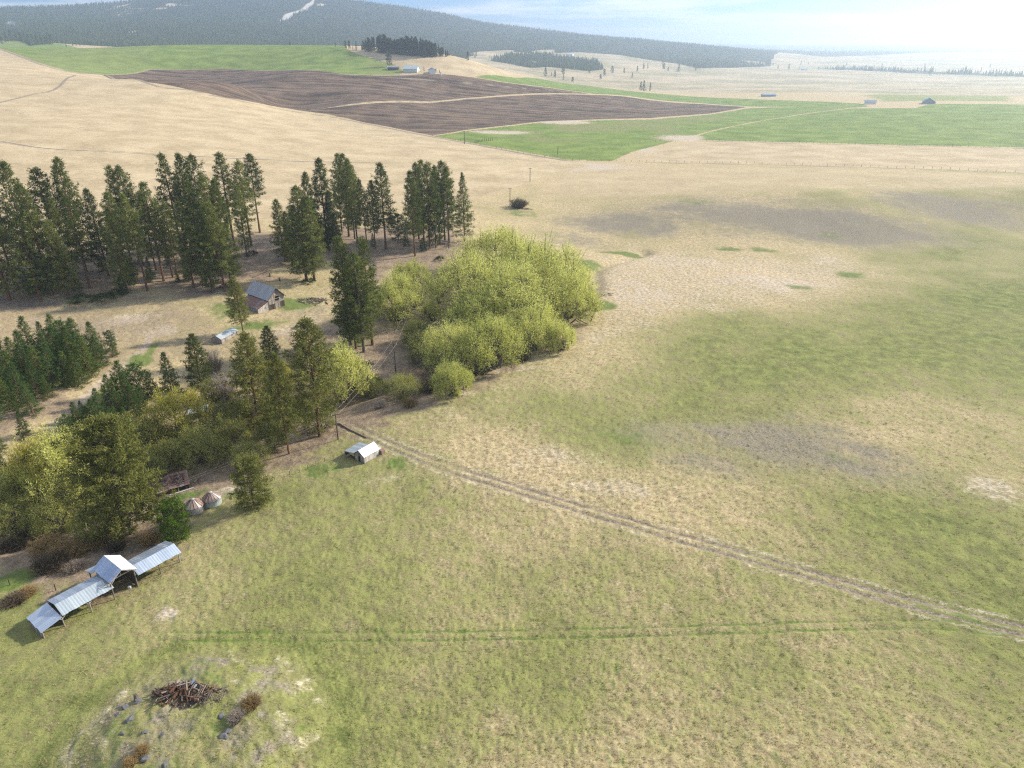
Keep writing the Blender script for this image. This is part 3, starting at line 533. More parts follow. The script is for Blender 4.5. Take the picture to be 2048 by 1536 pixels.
# ------------------------------------------------------------------ vegetation generators
def tufts(C, O, size, m, rng, wide=0.25, up=0.35, spread=0.4):
    C = np.repeat(C, m, 0); O = np.repeat(O, m, 0); s = np.repeat(size, m) if hasattr(size, '__len__') else np.full(len(C), size); n = len(C)
    d = rng.normal(size=(n, 3)) + O * 0.7 + np.array([0, 0, up]); d /= np.linalg.norm(d, axis=1)[:, None] + 1e-9
    o = C + rng.normal(size=(n, 3)) * (s * spread)[:, None]; L = s * rng.uniform(0.6, 1.25, n)
    q = np.cross(d, rng.normal(size=(n, 3))); q /= np.linalg.norm(q, axis=1)[:, None] + 1e-9; q *= (L * wide / 2)[:, None]
    V = np.stack([o - q, o + q, o + d * L[:, None]], 1).reshape(-1, 3)
    return V, np.arange(len(V)).reshape(-1, 3)
def conifer(seed, h=30.0, base=0.32, rmax=3.3, nb=110, m=16, tuft=0.62, spacing=0.8, prof='ponderosa', mat='pine', dens=1.0, wide=0.27, sides=7, gaps=0.15, trunk_r=0.0115):
    rng = np.random.default_rng(seed); zb = h * base; tm = MB()
    lean = rng.normal(size=2) * 0.012 * h; tp = []
    def axis(z): t = z / h; return np.array([lean[0] * t * t, lean[1] * t * t, z])
    r0 = trunk_r * h
    zs = np.linspace(-0.6, h * 0.97, 9); tm.tube([axis(z) for z in zs], [max(0.03, r0 * (1.25 if z < 0 else 1) * (1 - max(z, 0) / h) ** 0.75) for z in zs], sides)
    C, O, S = [], [], []; ga = rng.uniform(0, 6.28)
    lob = rng.uniform(0.75, 1.2, 9)
    for i in range(nb):
        t = (i + rng.uniform(0, 1)) / nb; t = t ** 0.92
        if rng.random() < gaps * (1.6 if t < 0.3 else 0.7): continue
        z = zb + (h * 0.985 - zb) * t; ga += 2.4 + rng.normal() * 0.35; a = ga
        if prof == 'ponderosa': L = rmax * min(1.0, 0.62 + t * 1.9) * (1 - t) ** 0.62 + 0.25
        elif prof == 'cone': L = rmax * (1 - t) ** 0.95 + 0.15
        elif prof == 'round': L = rmax * math.sqrt(max(0.02, 1 - (1.55 * (t - 0.33)) ** 2)) if t > 0.33 else rmax * (0.72 + 0.85 * t)
        L *= rng.uniform(0.62, 1.12) * lob[int((a % 6.283) / 6.283 * 9) % 9]
        el = -0.22 + 0.85 * t + rng.normal() * 0.12
        if prof == 'cone': el = -0.25 + 0.5 * t + rng.normal() * 0.06
        p0 = axis(z); hd = np.array([math.cos(a), math.sin(a), 0]); pts = []
        for k in range(4):
            s = k / 3; pts.append(p0 + hd * (L * s * math.cos(el)) + np.array([0, 0, L * (s * math.sin(el) + 0.12 * s * s)]))
        tm.tube(pts, [0.012 * L + 0.025, 0.009 * L + 0.02, 0.02, 0.012], 3, False)
        nc = max(2, int(L / spacing * dens)); sd = np.array([-hd[1], hd[0], 0])
        for k in range(nc):
            s = 1 - (k / nc) * 0.72 + rng.normal() * 0.03; q = p0 + hd * (L * s * math.cos(el)) + np.array([0, 0, L * (s * math.sin(el) + 0.12 * s * s)])
            w = L * 0.30 * min(1, 1.15 - s + 0.25); q = q + sd * rng.uniform(-w, w) + np.array([0, 0, rng.normal() * 0.12])
            C.append(q); O.append(hd); S.append(tuft * rng.uniform(0.75, 1.2) * (0.8 + 0.2 * min(1, L / 2)))
    for k in range(3): C.append(axis(h * (0.96 + 0.02 * k))); O.append(np.array([0, 0, 1.0])); S.append(tuft * 0.7)
    V, F = tufts(np.array(C), np.array(O), np.array(S), m, rng, wide)
    return tm.mesh('trunk', MAT['bark' if prof != 'round' else 'bark_grey']), mesh_np('crown', V, F, MAT[mat]), h
def leafy(seed, h=12.0, r=6.0, lobes=18, twigs=70, leaf=0.34, per=7, mat='willow', low=0.12, limb=True, stems=5, bmat='bark_grey', wide=0.24, droop=0.0):
    rng = np.random.default_rng(seed); tm = MB(); C, O, S = [], [], []
    for k in range(lobes):
        u = rng.uniform(0.0, 1); a = k * 2.399 + rng.normal() * 0.3; el = math.asin(min(1, low + (1 - low) * (k + 0.5) / lobes)); rr = rng.uniform(0.58, 0.86)
        c = np.array([math.cos(a) * math.cos(el) * r * rr, math.sin(a) * math.cos(el) * r * rr, h * (0.16 + 0.60 * rr * math.sin(el) / 0.8 * 1.0)])
        lr = r * rng.uniform(0.21, 0.34); lh = lr * rng.uniform(1.05, 1.7) * min(1.3, h / (1.7 * r) + 0.3)
        stem = np.array([rng.normal() * 0.09 * r, rng.normal() * 0.09 * r, -0.4]); mid = stem * 0.6 + c * 0.4 + np.array([0, 0, h * 0.10])
        foot = c - np.array([0, 0, lh * 0.5])
        if limb: tm.tube([stem, mid, foot, c + np.array([0, 0, lh * 0.4])], [0.018 * h, 0.012 * h, 0.006 * h, 0.015], 5, False)
        for j in range(int(twigs * rng.uniform(0.45, 1.25))):
            d = rng.normal(size=3); d[2] = abs(d[2]) * 1.5 - 0.32; d /= np.linalg.norm(d); e = rng.uniform(0.60, 1.05) + max(0, rng.normal()) * 0.16
            tip = c + d * np.array([lr, lr, lh]) * e; st = foot * 0.35 + c * 0.65
            if limb and j % 4 == 0: tm.tube([st, (st + tip) / 2 + d * 0.05, tip], [0.045, 0.032, 0.015], 3, False)
            for s in np.linspace(0.45, 1.0, per) + rng.normal(size=per) * 0.05:
                C.append(st + (tip - st) * s + np.array([0, 0, -droop * s * s])); O.append(d); S.append(leaf * rng.uniform(0.6, 1.2))
    V, F = tufts(np.array(C), np.array(O), np.array(S), 2, rng, wide, 0.3, 0.5)
    tr = tm.mesh('trunk', MAT[bmat]) if limb else None
    return tr, mesh_np('crown', V, F, MAT[mat]), h
def brush(seed, h=2.0, r=1.6, n=520, mat='twig', w=0.035, arch=0.5):
    rng = np.random.default_rng(seed); a = rng.uniform(0, 6.283, n); q = np.sqrt(rng.uniform(0, 1, n)); o = np.stack([np.cos(a) * q * r * 0.45, np.sin(a) * q * r * 0.45, np.full(n, -0.1)], 1)
    b = a + rng.normal(size=n) * 0.5; hh = h * rng.uniform(0.45, 1.05, n) * (1 - 0.35 * q ** 2); tip = o + np.stack([np.cos(b) * r * q * rng.uniform(.3, 1, n), np.sin(b) * r * q * rng.uniform(.3, 1, n), hh], 1)
    mid = o * 0.45 + tip * 0.55 + np.stack([0 * a, 0 * a, hh * 0.12], 1); s = np.cross(tip - o, rng.normal(size=(n, 3))); s /= np.linalg.norm(s, axis=1)[:, None]; s *= w
    V = np.stack([o - s, o + s, mid + s * .7, mid - s * .7, tip], 1).reshape(-1, 3); i = np.arange(n) * 5
    F = np.concatenate([np.stack([i, i + 1, i + 2], 1), np.stack([i, i + 2, i + 3], 1), np.stack([i + 3, i + 2, i + 4], 1)])
    k = rng.integers(0, n, n * 2); t = rng.uniform(0.3, 0.95, n * 2)[:, None]; c = mid[k] + (tip[k] - mid[k]) * t; d = rng.normal(size=(n * 2, 3)) + np.array([0, 0, .8]); d /= np.linalg.norm(d, axis=1)[:, None]; L = h * .22
    s2 = np.cross(d, rng.normal(size=(n * 2, 3))); s2 /= np.linalg.norm(s2, axis=1)[:, None]; s2 *= w * .5
    V2 = np.stack([c - s2, c + s2, c + d * L], 1).reshape(-1, 3); F2 = np.arange(len(V2)).reshape(-1, 3) + len(V)
    return None, mesh_np('twigs', np.concatenate([V, V2]), np.concatenate([F, F2]), MAT[mat]), h

PINES = [conifer(11, 30, .26, 5.0, 140, 20, .66, .66, gaps=.10), conifer(12, 30, .14, 5.6, 160, 20, .66, .66, gaps=.08), conifer(13, 30, .38, 4.6, 120, 20, .66, .66), conifer(14, 30, .08, 5.4, 170, 20, .66, .66, gaps=.06), conifer(15, 30, .30, 4.3, 125, 19, .66, .68, gaps=.2), conifer(16, 30, .22, 5.8, 140, 20, .68, .66, gaps=.2), conifer(17, 30, .12, 4.8, 150, 20, .66, .66, prof='round', gaps=.12), conifer(18, 30, .46, 5.0, 100, 20, .68, .66, gaps=.15)]
FULL = [conifer(21, 24, .16, 5.9, 175, 20, .58, .66, gaps=.06, mat='pine_sunny'), conifer(22, 24, .22, 5.4, 170, 20, .58, .66, gaps=.08, mat='pine_sunny'), conifer(23, 24, .08, 5.4, 170, 20, .58, .66, gaps=.04)]
OAKISH = [conifer(31, 20, .10, 6.0, 240, 24, .55, .56, prof='round', mat='pine_sunny', gaps=.07)]
YOUNG = [conifer(41, 9, .04, 2.9, 110, 15, .36, .38, prof='cone', mat='young', gaps=.02), conifer(42, 9, .05, 2.9, 110, 15, .38, .40, prof='round', mat='young', gaps=.03), conifer(43, 9, .06, 2.5, 105, 15, .36, .38, prof='cone', mat='young', gaps=.05), conifer(44, 9, .05, 2.9, 110, 15, .38, .40, prof='cone', mat='young_bright', gaps=.04), conifer(45, 9, .04, 3.2, 130, 16, .38, .38, prof='round', mat='pine_sunny', gaps=.03)]
SPRUCE = [conifer(51, 22, .10, 4.4, 190, 17, .50, .58, prof='cone', gaps=.08)]
JUNI = [conifer(61, 6, .02, 2.2, 130, 16, .30, .30, prof='round', mat='juniper', gaps=0)]
FAR = [conifer(71, 24, .06, 4.6, 40, 7, 1.7, 1.7, mat='far_pine', wide=.55, sides=4, gaps=.05, trunk_r=.012), conifer(72, 24, .03, 5.0, 40, 7, 1.7, 1.7, prof='cone', mat='far_pine', wide=.55, sides=4, gaps=.02), conifer(73, 24, .12, 5.6, 40, 8, 1.8, 1.7, prof='round', mat='far_pine', wide=.55, sides=4, gaps=.05)]
WILLOW = [leafy(81, 12, 8.5, 36, 80, .40), leafy(82, 12, 9.0, 38, 76, .40), leafy(83, 12, 8.0, 34, 80, .40, low=.02)]
WILLOW_D = [leafy(84, 9, 6.5, 28, 62, .36, mat='willow_dull'), leafy(85, 9, 7, 28, 62, .36, mat='willow_dull', low=.0)]
WILLOW_G = [leafy(86, 10, 7, 24, 66, .38, mat='willow_gold', low=.15), leafy(87, 10, 6.5, 24, 66, .38, mat='willow', low=.15)]
SHRUB = [leafy(88, 2, 2.2, 12, 45, .22, 5, 'shrub', 0.0, False), leafy(89, 2, 2.0, 10, 45, .22, 5, 'willow_dull', 0.0, False)]
BRUSH = [brush(91), brush(92, mat='twig', n=600), brush(93, mat='twig_tan'), brush(94, mat='twig_pale', w=.03)]
BARE = brush(95, 9, 3.6, 420, 'twig_pale', .05)
print('tree meshes', round(time.time() - T0, 1))

rnd = random.Random(5)
def plant(name, kind, p, h, label, cat, group=None, sx=1.0, rz=None):
    tr, cr, h0 = kind; s = h / h0; rz = rnd.uniform(0, 6.28) if rz is None else rz
    if tr is None:
        o = link(name, cr, None, p, (0, 0, rz), (s * sx, s * sx, s)); return tag(o, label, cat, group)
    e = empty(name, p, rz, (s * sx, s * sx, s)); link('trunk', tr, e); link('crown', cr, e)
    return tag(e, label, cat, group)
ORD = 'first second third fourth fifth sixth seventh eighth ninth tenth eleventh twelfth thirteenth fourteenth fifteenth sixteenth seventeenth eighteenth nineteenth twentieth'.split()
ORD += ['twenty-' + o for o in ORD[:9]] + ['thirtieth'] + ['thirty-' + o for o in ORD[:9]]
def stand(name, rows, phrase, cat, group, hmul=1.0):
    """rows: (base px, base py, top py, mesh pair, width factor), labelled in order from the left"""
    rows = sorted(rows, key=lambda q: q[0])
    if name == 'young_pine': rows = [(a, b, c, YOUNG[0] if (k is YOUNG[1] and i % 3) else k, w) for i, (a, b, c, k, w) in enumerate(rows)]
    for i, (bx, by, ty, kind, sx) in enumerate(rows):
        p = ground(bx, by); h = height_to(p[0], p[1], p[2], ty) * hmul * rnd.uniform(.96, 1.04); sx *= rnd.uniform(.9, 1.16)
        if kind in PINES and rnd.random() < .3: kind = rnd.choice(PINES)
        w = ORD[i] + ' from the left' if i < len(rows) - 1 else 'rightmost'
        plant(name, kind, p, h, phrase.format(w), cat, group, sx)

P = PINES
stand('pine_tree', [(82,603,425,P[1],1.1),(20,600,372,P[3],1.1),(30,568,402,P[1],1.1),(75,560,318,P[5],1.15),(105,590,360,P[3],1),(137,592,433,P[3],1.05),(128,545,331,P[1],1.1),(142,565,392,P[3],.95),(172,542,322,P[0],1),(180,576,395,P[4],1)],
      "tall pine in the hillside stand's leftmost clump, {}", 'tree', 'pines of the hillside stand')
stand('pine_tree', [(217,551,372,P[3],1),(247,562,378,P[2],1.1),(262,520,335,P[5],.95),(280,520,336,P[1],.95),(295,581,389,P[1],1.05),(255,585,420,P[3],.9),(328,562,363,P[0],1.1),(312,540,395,P[3],1),(346,555,400,P[4],1)],
      "tall pine in the hillside stand's second clump, {}", 'tree', 'pines of the hillside stand')
stand('pine_tree', [(369,526,316,P[2],1.05),(395,520,311,P[0],.9),(420,530,314,P[5],.95),(413,570,357,P[1],1),(388,575,400,P[3],1.0),(358,564,408,P[4],1),(450,583,411,P[1],1.05),(440,540,343,P[4],1),(462,565,363,P[3],.9),(425,585,430,P[3],.8)],
      'tall ponderosa pine in the clump left of the grey barn, {}', 'tree', 'pines of the hillside stand')
stand('pine_tree', [(470,499,313,P[2],1.1),(503,492,313,P[4],1),(520,465,314,P[2],1),(494,512,374,P[3],.85)],
      'slender pine in the group of four above the barn, {}', 'tree', 'pines of the hillside stand')
stand('pine_tree', [(570,523,401,P[3],1.0),(585,530,425,P[3],.9),(613,561,380,P[3],1.15),(629,561,387,P[1],1.1),(630,510,342,P[0],.95),(600,535,410,P[1],1.0)],
      'dark ponderosa pine in the clump right behind the barn, {}', 'tree', 'pines of the hillside stand')
stand('pine_tree', [(656,498,319,P[3],1),(684,463,313,P[2],.9),(698,473,312,P[1],.95),(710,478,322,P[4],.9),(715,488,331,P[0],.85),(735,502,360,P[3],.85),(751,498,356,P[4],.9),(772,498,320,P[0],1),(668,500,385,P[3],.85)],
      'tall ponderosa pine in the row behind the willows, {}', 'tree', 'pines of the hillside stand')
stand('pine_tree', [(830,512,341,P[0],1),(838,478,322,P[3],.9),(848,480,326,P[1],.85),(860,498,324,P[4],.9),(872,495,340,P[3],.85),(890,480,322,P[1],1),(880,488,330,P[2],1),(898,486,340,P[5],.85)],
      'tall ponderosa pine in the tight rightmost clump of the stand, {}', 'tree', 'pines of the hillside stand')
p = ground(929, 482); plant('fir_tree', SPRUCE[0], p, height_to(*p, 345), 'single conical dark fir standing at the right end of the pine stand', 'tree', None, .95)
stand('pine_tree', [(702,690,463,P[3],1.1),(712,697,523,P[1],1.1),(728,704,505,P[0],1.25),(745,690,480,P[4],1.1)],
      'tall red-trunked pine left of the big willows, {}', 'tree', 'pines beside the willows')
p = ground(640, 872); plant('pine_tree', FULL[1], p, height_to(*p, 638), 'tallest sunlit pine with a thick bare trunk near the power pole', 'tree', None, 1.12)
p = ground(578, 908); plant('pine_tree', FULL[1], p, height_to(*p, 706), 'narrow yellowish pine left of the tallest sunlit pine', 'tree', None, .78)
p = ground(522, 872); plant('pine_tree', FULL[0], p, height_to(*p, 668), 'broad full pine towering above the gully thicket', 'tree', None, 1.12)
p = ground(405, 782); plant('pine_tree', FULL[2], p, height_to(*p, 668), 'dense dark pine between the clearing and the golden willow', 'tree', None, 1.25)
p = ground(345, 790); plant('pine_tree', YOUNG[0], p, height_to(*p, 705), 'narrow dark young pine left of the dense dark pine', 'tree', None, .9)
p = ground(543, 725); plant('pine_tree', FULL[2], p, height_to(*p, 652), 'squat dark pine below the barn, behind the full pine', 'tree', None, 1.5)
p = ground(487, 668); plant('pine_tree', FULL[1], p, height_to(*p, 552), 'solitary bushy pine in front of the barn lean-to', 'tree', None, .95)
p = ground(262, 1068); plant('pine_tree', OAKISH[0], p, height_to(*p, 838), 'huge spreading yellow-green pine above the long metal shed', 'tree', None, 1.0)
p = ground(356, 1076); plant('juniper_tree', JUNI[0], p, height_to(*p, 1000), 'small bright green juniper at the end of the long shed', 'tree', None, 1.0)
p = ground(508, 1010); plant('pine_tree', YOUNG[4], p, height_to(*p, 920), 'small lone bushy pine right of the two grain bins', 'tree', None, 1.1)
p = ground(797, 478); plant('pine_tree', YOUNG[1], p, height_to(*p, 428), 'low bushy young pine under the right end of the tall stand', 'tree', None, 1.3)
Y = YOUNG
stand('young_pine', [(5,735,655,Y[0],1.0),(30,780,703,Y[3],1),(70,730,635,Y[0],1),(95,715,646,Y[1],.9),(120,710,629,Y[2],1.1),(138,720,640,Y[1],1.0),(160,715,636,Y[2],1.1),(195,712,642,Y[1],.95),(225,698,662,Y[1],1),(232,712,688,Y[3],1.2),
      (112,775,690,Y[1],.95),(85,770,694,Y[3],.95),(150,745,652,Y[3],1.05),(178,752,672,Y[3],.95),(135,750,672,Y[0],1.1),(45,808,728,Y[1],1.0),(20,820,757,Y[3],.95),(98,797,752,Y[3],.8),(60,765,690,Y[0],1.1),(8,790,712,Y[0],1.1),(-12,850,770,Y[1],1.1),(105,745,668,Y[0],1.0),(122,735,655,Y[2],1.1),(168,738,660,Y[0],1.0),(55,745,660,Y[0],1.05),(38,755,672,Y[3],1.0),(75,790,725,Y[0],1.0),(140,770,700,Y[3],1.0),(200,735,672,Y[0],1.0),(65,828,770,Y[0],.95),(-5,762,690,Y[3],1.0),(160,770,705,Y[3],.95)],
      'young bushy pine in the plantation at the left edge, {}', 'tree', 'young pines at the left edge')
stand('young_pine', [(52,874,824,Y[0],1.0),(3,905,853,Y[3],1.0),(10,945,905,Y[1],.9)], 'lone young pine on the brown slope below the plantation, {}', 'tree', 'young pines at the left edge')
stand('young_pine', [(250,795,724,Y[1],1.1),(282,800,730,Y[1],1.1),(226,815,750,Y[0],1.1),(272,835,772,Y[1],1.0),(160,858,806,Y[1],1.0),(182,862,812,Y[0],1.0),(236,858,813,Y[2],.95),(257,862,815,Y[0],.9),(278,880,842,Y[0],.9),(205,840,775,Y[1],1.1),(305,790,745,Y[2],1.1),(215,870,815,Y[1],1.0),(140,872,830,Y[1],1.0),(262,815,750,Y[0],1.1),(240,830,775,Y[2],1.1),(195,858,800,Y[0],1.1),(290,825,775,Y[0],1.0),(170,845,800,Y[2],1.0),(325,820,775,Y[2],1.0)],
      'dark young pine in the thicket beside the grassy ditch, {}', 'tree', 'dark young pines beside the ditch')

Wl = WILLOW
for bx, by, ty, k, sx, lb in [
    (1005,565,455,Wl[0],1.4,'largest yellow-green willow dome at the back of the thicket'), (1080,605,482,Wl[1],1.3,'tall willow at the upper right of the thicket'), (1125,650,535,Wl[2],1.05,'arching willow at the right tip beside the green seep'),
    (945,620,500,Wl[1],1.2,'willow left of the largest dome, beside the pines'), (1030,660,525,Wl[0],1.25,'willow in the middle of the thicket'), (955,690,585,Wl[2],1.1,'willow in front of the middle one, towards the power line'),
    (1060,700,612,Wl[1],1.0,'low willow on the field edge in front of the thicket'), (985,735,630,Wl[0],1.0,'willow facing the pasture at the lower centre of the thicket'), (905,745,645,Wl[1],.95,'willow at the lower left end of the thicket'), (905,790,720,Wl[2],.95,'smallest willow dome at the foot of the thicket'),
    (825,575,520,Wl[2],1.25,'pale willow right of the red-trunked pines'), (795,640,545,Wl[0],1.05,'bright willow just right of the red-trunked pines'), (1120,700,640,Wl[2],.9,'low willow bush near the right tip of the thicket'), (865,640,600,Wl[0],.8,'small willow in the gap left of the main thicket'),
    (1155,620,560,Wl[1],.9,'outermost willow reaching over the pale grass')]:
    p = ground(bx, by); plant('willow_tree', k, p, height_to(*p, ty), lb, 'tree', 'willows of the big thicket', sx)
for bx, by, ty, k, sx, lb in [(690,800,690,WILLOW_G[1],.85,'bright round willow behind the wires, right of the tallest sunlit pine'), (740,790,745,WILLOW_D[0],1.1,'low dull willow between the two power poles'), (805,795,745,WILLOW_D[1],1.0,'round dull willow bush below the second power pole'),
    (365,880,780,WILLOW_G[0],1.0,'golden fan-shaped willow above the gully thicket'), (455,900,830,WILLOW_D[0],1.1,'dull green willow right of the golden one'), (410,925,855,WILLOW_D[1],1.0,'dark willow bush above the collapsed shed'), (345,930,880,WILLOW_D[0],1.2,'low willow bush left of the collapsed shed'),
    (500,930,880,WILLOW_D[1],1.0,'willow bush under the full pine'), (545,900,845,WILLOW_D[0],.9,'willow scrub between the two sunlit pine trunks'), (110,985,870,WILLOW_G[0],.95,'golden willow left of the huge spreading pine'), (60,1010,930,WILLOW_G[1],.95,'bright willow near the left edge above the creek'), (165,1000,858,WILLOW_G[1],.9,'yellow willow right behind the huge spreading pine'),
    (130,1060,985,WILLOW_D[0],1.1,'dull willow low in the creek bed left of the huge pine'), (195,1075,1020,WILLOW_D[1],1.0,'dull willow bush under the huge spreading pine'), (30,1060,1000,WILLOW_D[1],1.2,'shaded willow at the left edge over the dark creek'), (560,800,715,WILLOW_G[0],.7,'small golden willow behind the narrow pine'),
    (300,900,835,WILLOW_D[1],.9,'dull willow behind the golden fan-shaped one'), (600,830,790,WILLOW_D[0],.9,'willow scrub behind the tallest sunlit pine'), (430,800,755,WILLOW_D[1],.8,'pale willow bush beside the grey board roof'),
    (640,860,815,WILLOW_D[1],1.0,'low willow scrub right behind the tallest pine trunk'), (470,860,800,WILLOW_D[0],1.0,'willow bush under the left side of the full pine'), (390,900,835,WILLOW_D[0],1.0,'dull willow directly below the golden one'), (250,930,880,WILLOW_D[1],1.1,'dull willow right of the huge pine crown'), (300,960,905,WILLOW_D[0],.9,'dark willow behind the left end of the collapsed shed'), (560,860,805,WILLOW_D[1],.9,'willow scrub between the full pine and the narrow pine'), (700,760,715,WILLOW_D[0],1.0,'dull willow left of the gully pole'),
    (80,940,890,WILLOW_G[0],1.0,'golden willow farthest left on the creek'), (10,1020,955,WILLOW_D[0],1.1,'dull willow cut by the left edge'), (860,720,660,WILLOW_D[1],1.1,'dull willow at the dark inner edge of the thicket'), (835,690,640,WILLOW_D[0],1.0,'greyish willow by the pale gully floor')]:
    p = ground(bx, by); plant('willow_tree', k, p, height_to(*p, ty), lb, 'tree', 'willows along the creek', sx)
p = ground(452, 800); plant('bare_tree', BARE, p, 8, 'leafless pale tree between the dark pine and the full pine', 'tree', None)
p = ground(430, 745); plant('bare_tree', BARE, p, 6.5, 'smaller leafless tree left of the full pine', 'tree', None)
B = BRUSH
for bx, by, h, k, sx, lb in [(1037,415,5.0,B[1],1.15,'dark round leafless bush alone in the tan field'), (105,1135,2.6,B[1],1.5,'grey leafless bush behind the long shed'), (140,1110,2.8,B[2],1.6,'tan leafless bush behind the long shed'), (150,1140,1.8,B[3],1.1,'pale pinkish bush touching the back of the long shed'), (190,1090,2.6,B[2],1.5,'tan bush below the huge spreading pine'), (95,1100,2.6,B[2],1.5,'tan bush at the far left of the shed brush'),
    (235,1098,2.0,B[0],1.3,'brown bush behind the shed roof peak'), (300,1085,2.0,B[2],1.3,'tan bush left of the bright juniper'), (860,780,3.0,B[0],1.5,'brown leafless bush at the thicket foot'), (885,760,3.0,B[0],1.4,'brown leafless bush under the lower left willow'), (1110,690,2.2,B[0],1.6,'bare brown brush at the field edge right of centre'), (960,745,2.4,B[0],1.5,'bare brown brush under the front willow'),
    (1040,720,2.4,B[0],1.5,'bare brown brush in front of the thicket'), (505,1412,1.7,B[2],.95,'orange-tan bush on the mound right of the brush pile'), (474,1440,1.5,B[3],.95,'grey bush on the mound beside the orange-tan one'), (285,1505,1.2,B[2],.9,'tan bush low on the mound near the frame bottom'), (262,1530,1.2,B[2],.9,'orange bush at the bottom edge of the mound'),
    (820,812,2.0,B[2],1.2,'tan reeds beside the dark creek bank'), (760,815,1.6,B[3],1.2,'pale dead grass clump at the creek bank'), (30,1205,1.6,B[0],1.6,'grey brush left of the long shed'), (55,1190,1.5,B[2],1.4,'tan brush left of the shed end'), (25,1100,2.0,B[1],1.6,'grey leafless brush at the left edge'), (60,1085,2.4,B[1],1.6,'dark brush on the creek bank')]:
    p = ground(bx, by); plant('bush', k, p, h, lb, 'bush', 'leafless bushes', sx)
S = SHRUB
for bx, by, h, sx, lb in [(165,605,2.6,1.8,'dark green shrub under the hillside pines, left one'), (210,600,2.4,1.8,'dark green shrub under the hillside pines, middle one'), (235,590,2.0,1.5,'dark green shrub under the hillside pines, right one'), (470,540,1.8,1.4,'low shrub between the pines and the barn'), (505,510,1.8,1.4,'low dark shrub uphill of the barn'), (620,565,1.6,1.6,'low green shrub at the foot of the double trunks'), (880,520,1.5,1.3,'yellow-green shrub right of the leaning pine'), (450,575,1.5,1.2,'small shrub by the pine trunk left of the barn'), (600,655,1.4,1.2,'small dark shrub on the clearing below the barn')]:
    p = ground(bx, by); plant('shrub', S[0], p, h, lb, 'bush', 'green shrubs', sx)

# hilltop grove and the scattered far trees
def far_tree(px, py, ty, k, label, group, sx=1.0):
    p = ground(px, py); h = height_to(*p, ty); plant('conifer_tree', FAR[k], p, h, label, 'tree', group, sx)
grove_top = [(690,85),(720,84),(735,76),(755,66),(775,70),(795,74),(815,70),(840,73),(870,82),(895,96),(903,108)]
for i in range(165):
    px = rnd.uniform(724, 900); fr = rnd.random(); y0 = np.interp(px, [690,730,780,850,900], [99,104,108,115,114]); y1 = y0 - 7
    top = np.interp(px, [a for a, b in grove_top], [b for a, b in grove_top]) + rnd.uniform(0, 9) + (1 - fr) * 6 * (px > 740)
    far_tree(px, y0 - 7 * fr * 0.7, top, rnd.choice([0, 0, 1, 1, 2]), 'dark conifer within the dense grove on the far hilltop', 'conifers of the hilltop grove', rnd.uniform(.7, 1.05))
for px, py, ty, lb in [(692,99,82,'leftmost rounded conifer of the hilltop grove'), (699,99,82,'second rounded conifer at the left tip of the hilltop grove'), (706,100,92,'tiny conifer at the left tip of the hilltop grove'), (713,100,83,'small pointed conifer left of the hilltop grove'), (671,94,85,'tiny lone tree on the green crest left of the grove'), (580,91,79,'small lone tree on the crest of the green hill')]:
    far_tree(px, py, ty, 2 if 'rounded' in lb else 1, lb, 'far trees', .8)
for px, py, ty, lb, sx in [(779,133,105,'big round tree above the far dark barn',1.2), (848,142,133,'small conifer left of the far white house',.7), (872,145,138,'bushy conifer right of the far white house',1), (879,146,139,'second conifer right of the far white house',.8), (1127,160,147,'left one of two conifers where the far bare hill meets the plain',.8), (1145,165,154,'dark round tree at the edge of the far green strip',1.2),
    (1281,181,163,'left tree of the dark pair on the far green strip',1.0), (1287,182,161,'right tree of the dark pair on the far green strip',1.0), (1300,182,165,'pointed conifer right of the dark pair',.8), (1201,159,149,'round tree alone on the pale plain left',1.3), (1103,152,144,'small conifer beside the far bare hill',1), (1110,153,142,'second small conifer beside the far bare hill',.9),
    (1295,137,125,'thin conifer by the far hedge',.8), (1328,139,127,'conifer cluster tree in front of the far forest edge',1), (1357,144,128,'tallest tree in front of the far forest edge',1.3), (1391,142,135,'bush in front of the far forest edge',1.4), (1577,139,128,'lone tree on the far pale green rise',1.2), (1599,138,133,'small tree beside the far white farm',1)]:
    far_tree(px, py, ty, 2 if 'round' in lb or 'bush' in lb or 'cluster' in lb else 1, lb, 'far trees', sx)
for i, (px, py, ty) in enumerate([(4,88,72),(14,84,62),(24,82,60),(33,82,63),(42,83,64),(50,84,66),(58,85,68),(66,86,68),(74,87,70),(83,88,71),(92,89,74),(103,89,68),(133,94,87),(146,92,85),(153,92,84),(160,92,86),(168,92,87),(180,92,88)]):
    far_tree(px, py, ty, i % 2, 'conifer of the dark row behind the green hill at far left, ' + (ORD[i] + ' from left' if i < 17 else 'rightmost'), 'far trees', 1.1)
us = [(rnd.uniform(-20, 450), rnd.uniform(515, 592)) for i in range(22)] + [(rnd.uniform(560, 900), rnd.uniform(470, 505)) for i in range(10)]
for i, (px, py) in enumerate(us):
    p = ground(px, py); plant('young_pine', YOUNG[i % 4], p, rnd.uniform(3.5, 8), 'young understory pine in the shade among the tall hillside pines', 'tree', 'understory pines of the hillside stand', rnd.uniform(.8, 1.1))
for i in range(46):
    px, py = rnd.choice([(rnd.uniform(930, 1130), rnd.uniform(112, 126)), (rnd.uniform(1270, 1420), rnd.uniform(128, 146)), (rnd.uniform(1430, 1700), rnd.uniform(126, 140)), (rnd.uniform(1640, 2040), rnd.uniform(132, 152)), (rnd.uniform(1090, 1270), rnd.uniform(146, 162))])
    p = ground(px, py); plant('conifer_tree', FAR[i % 3], p, rnd.uniform(9, 20), 'small dark tree scattered over the far hazy plain', 'tree', 'scattered trees of the far plain', rnd.uniform(.8, 1.3))
print('trees', round(time.time() - T0, 1))

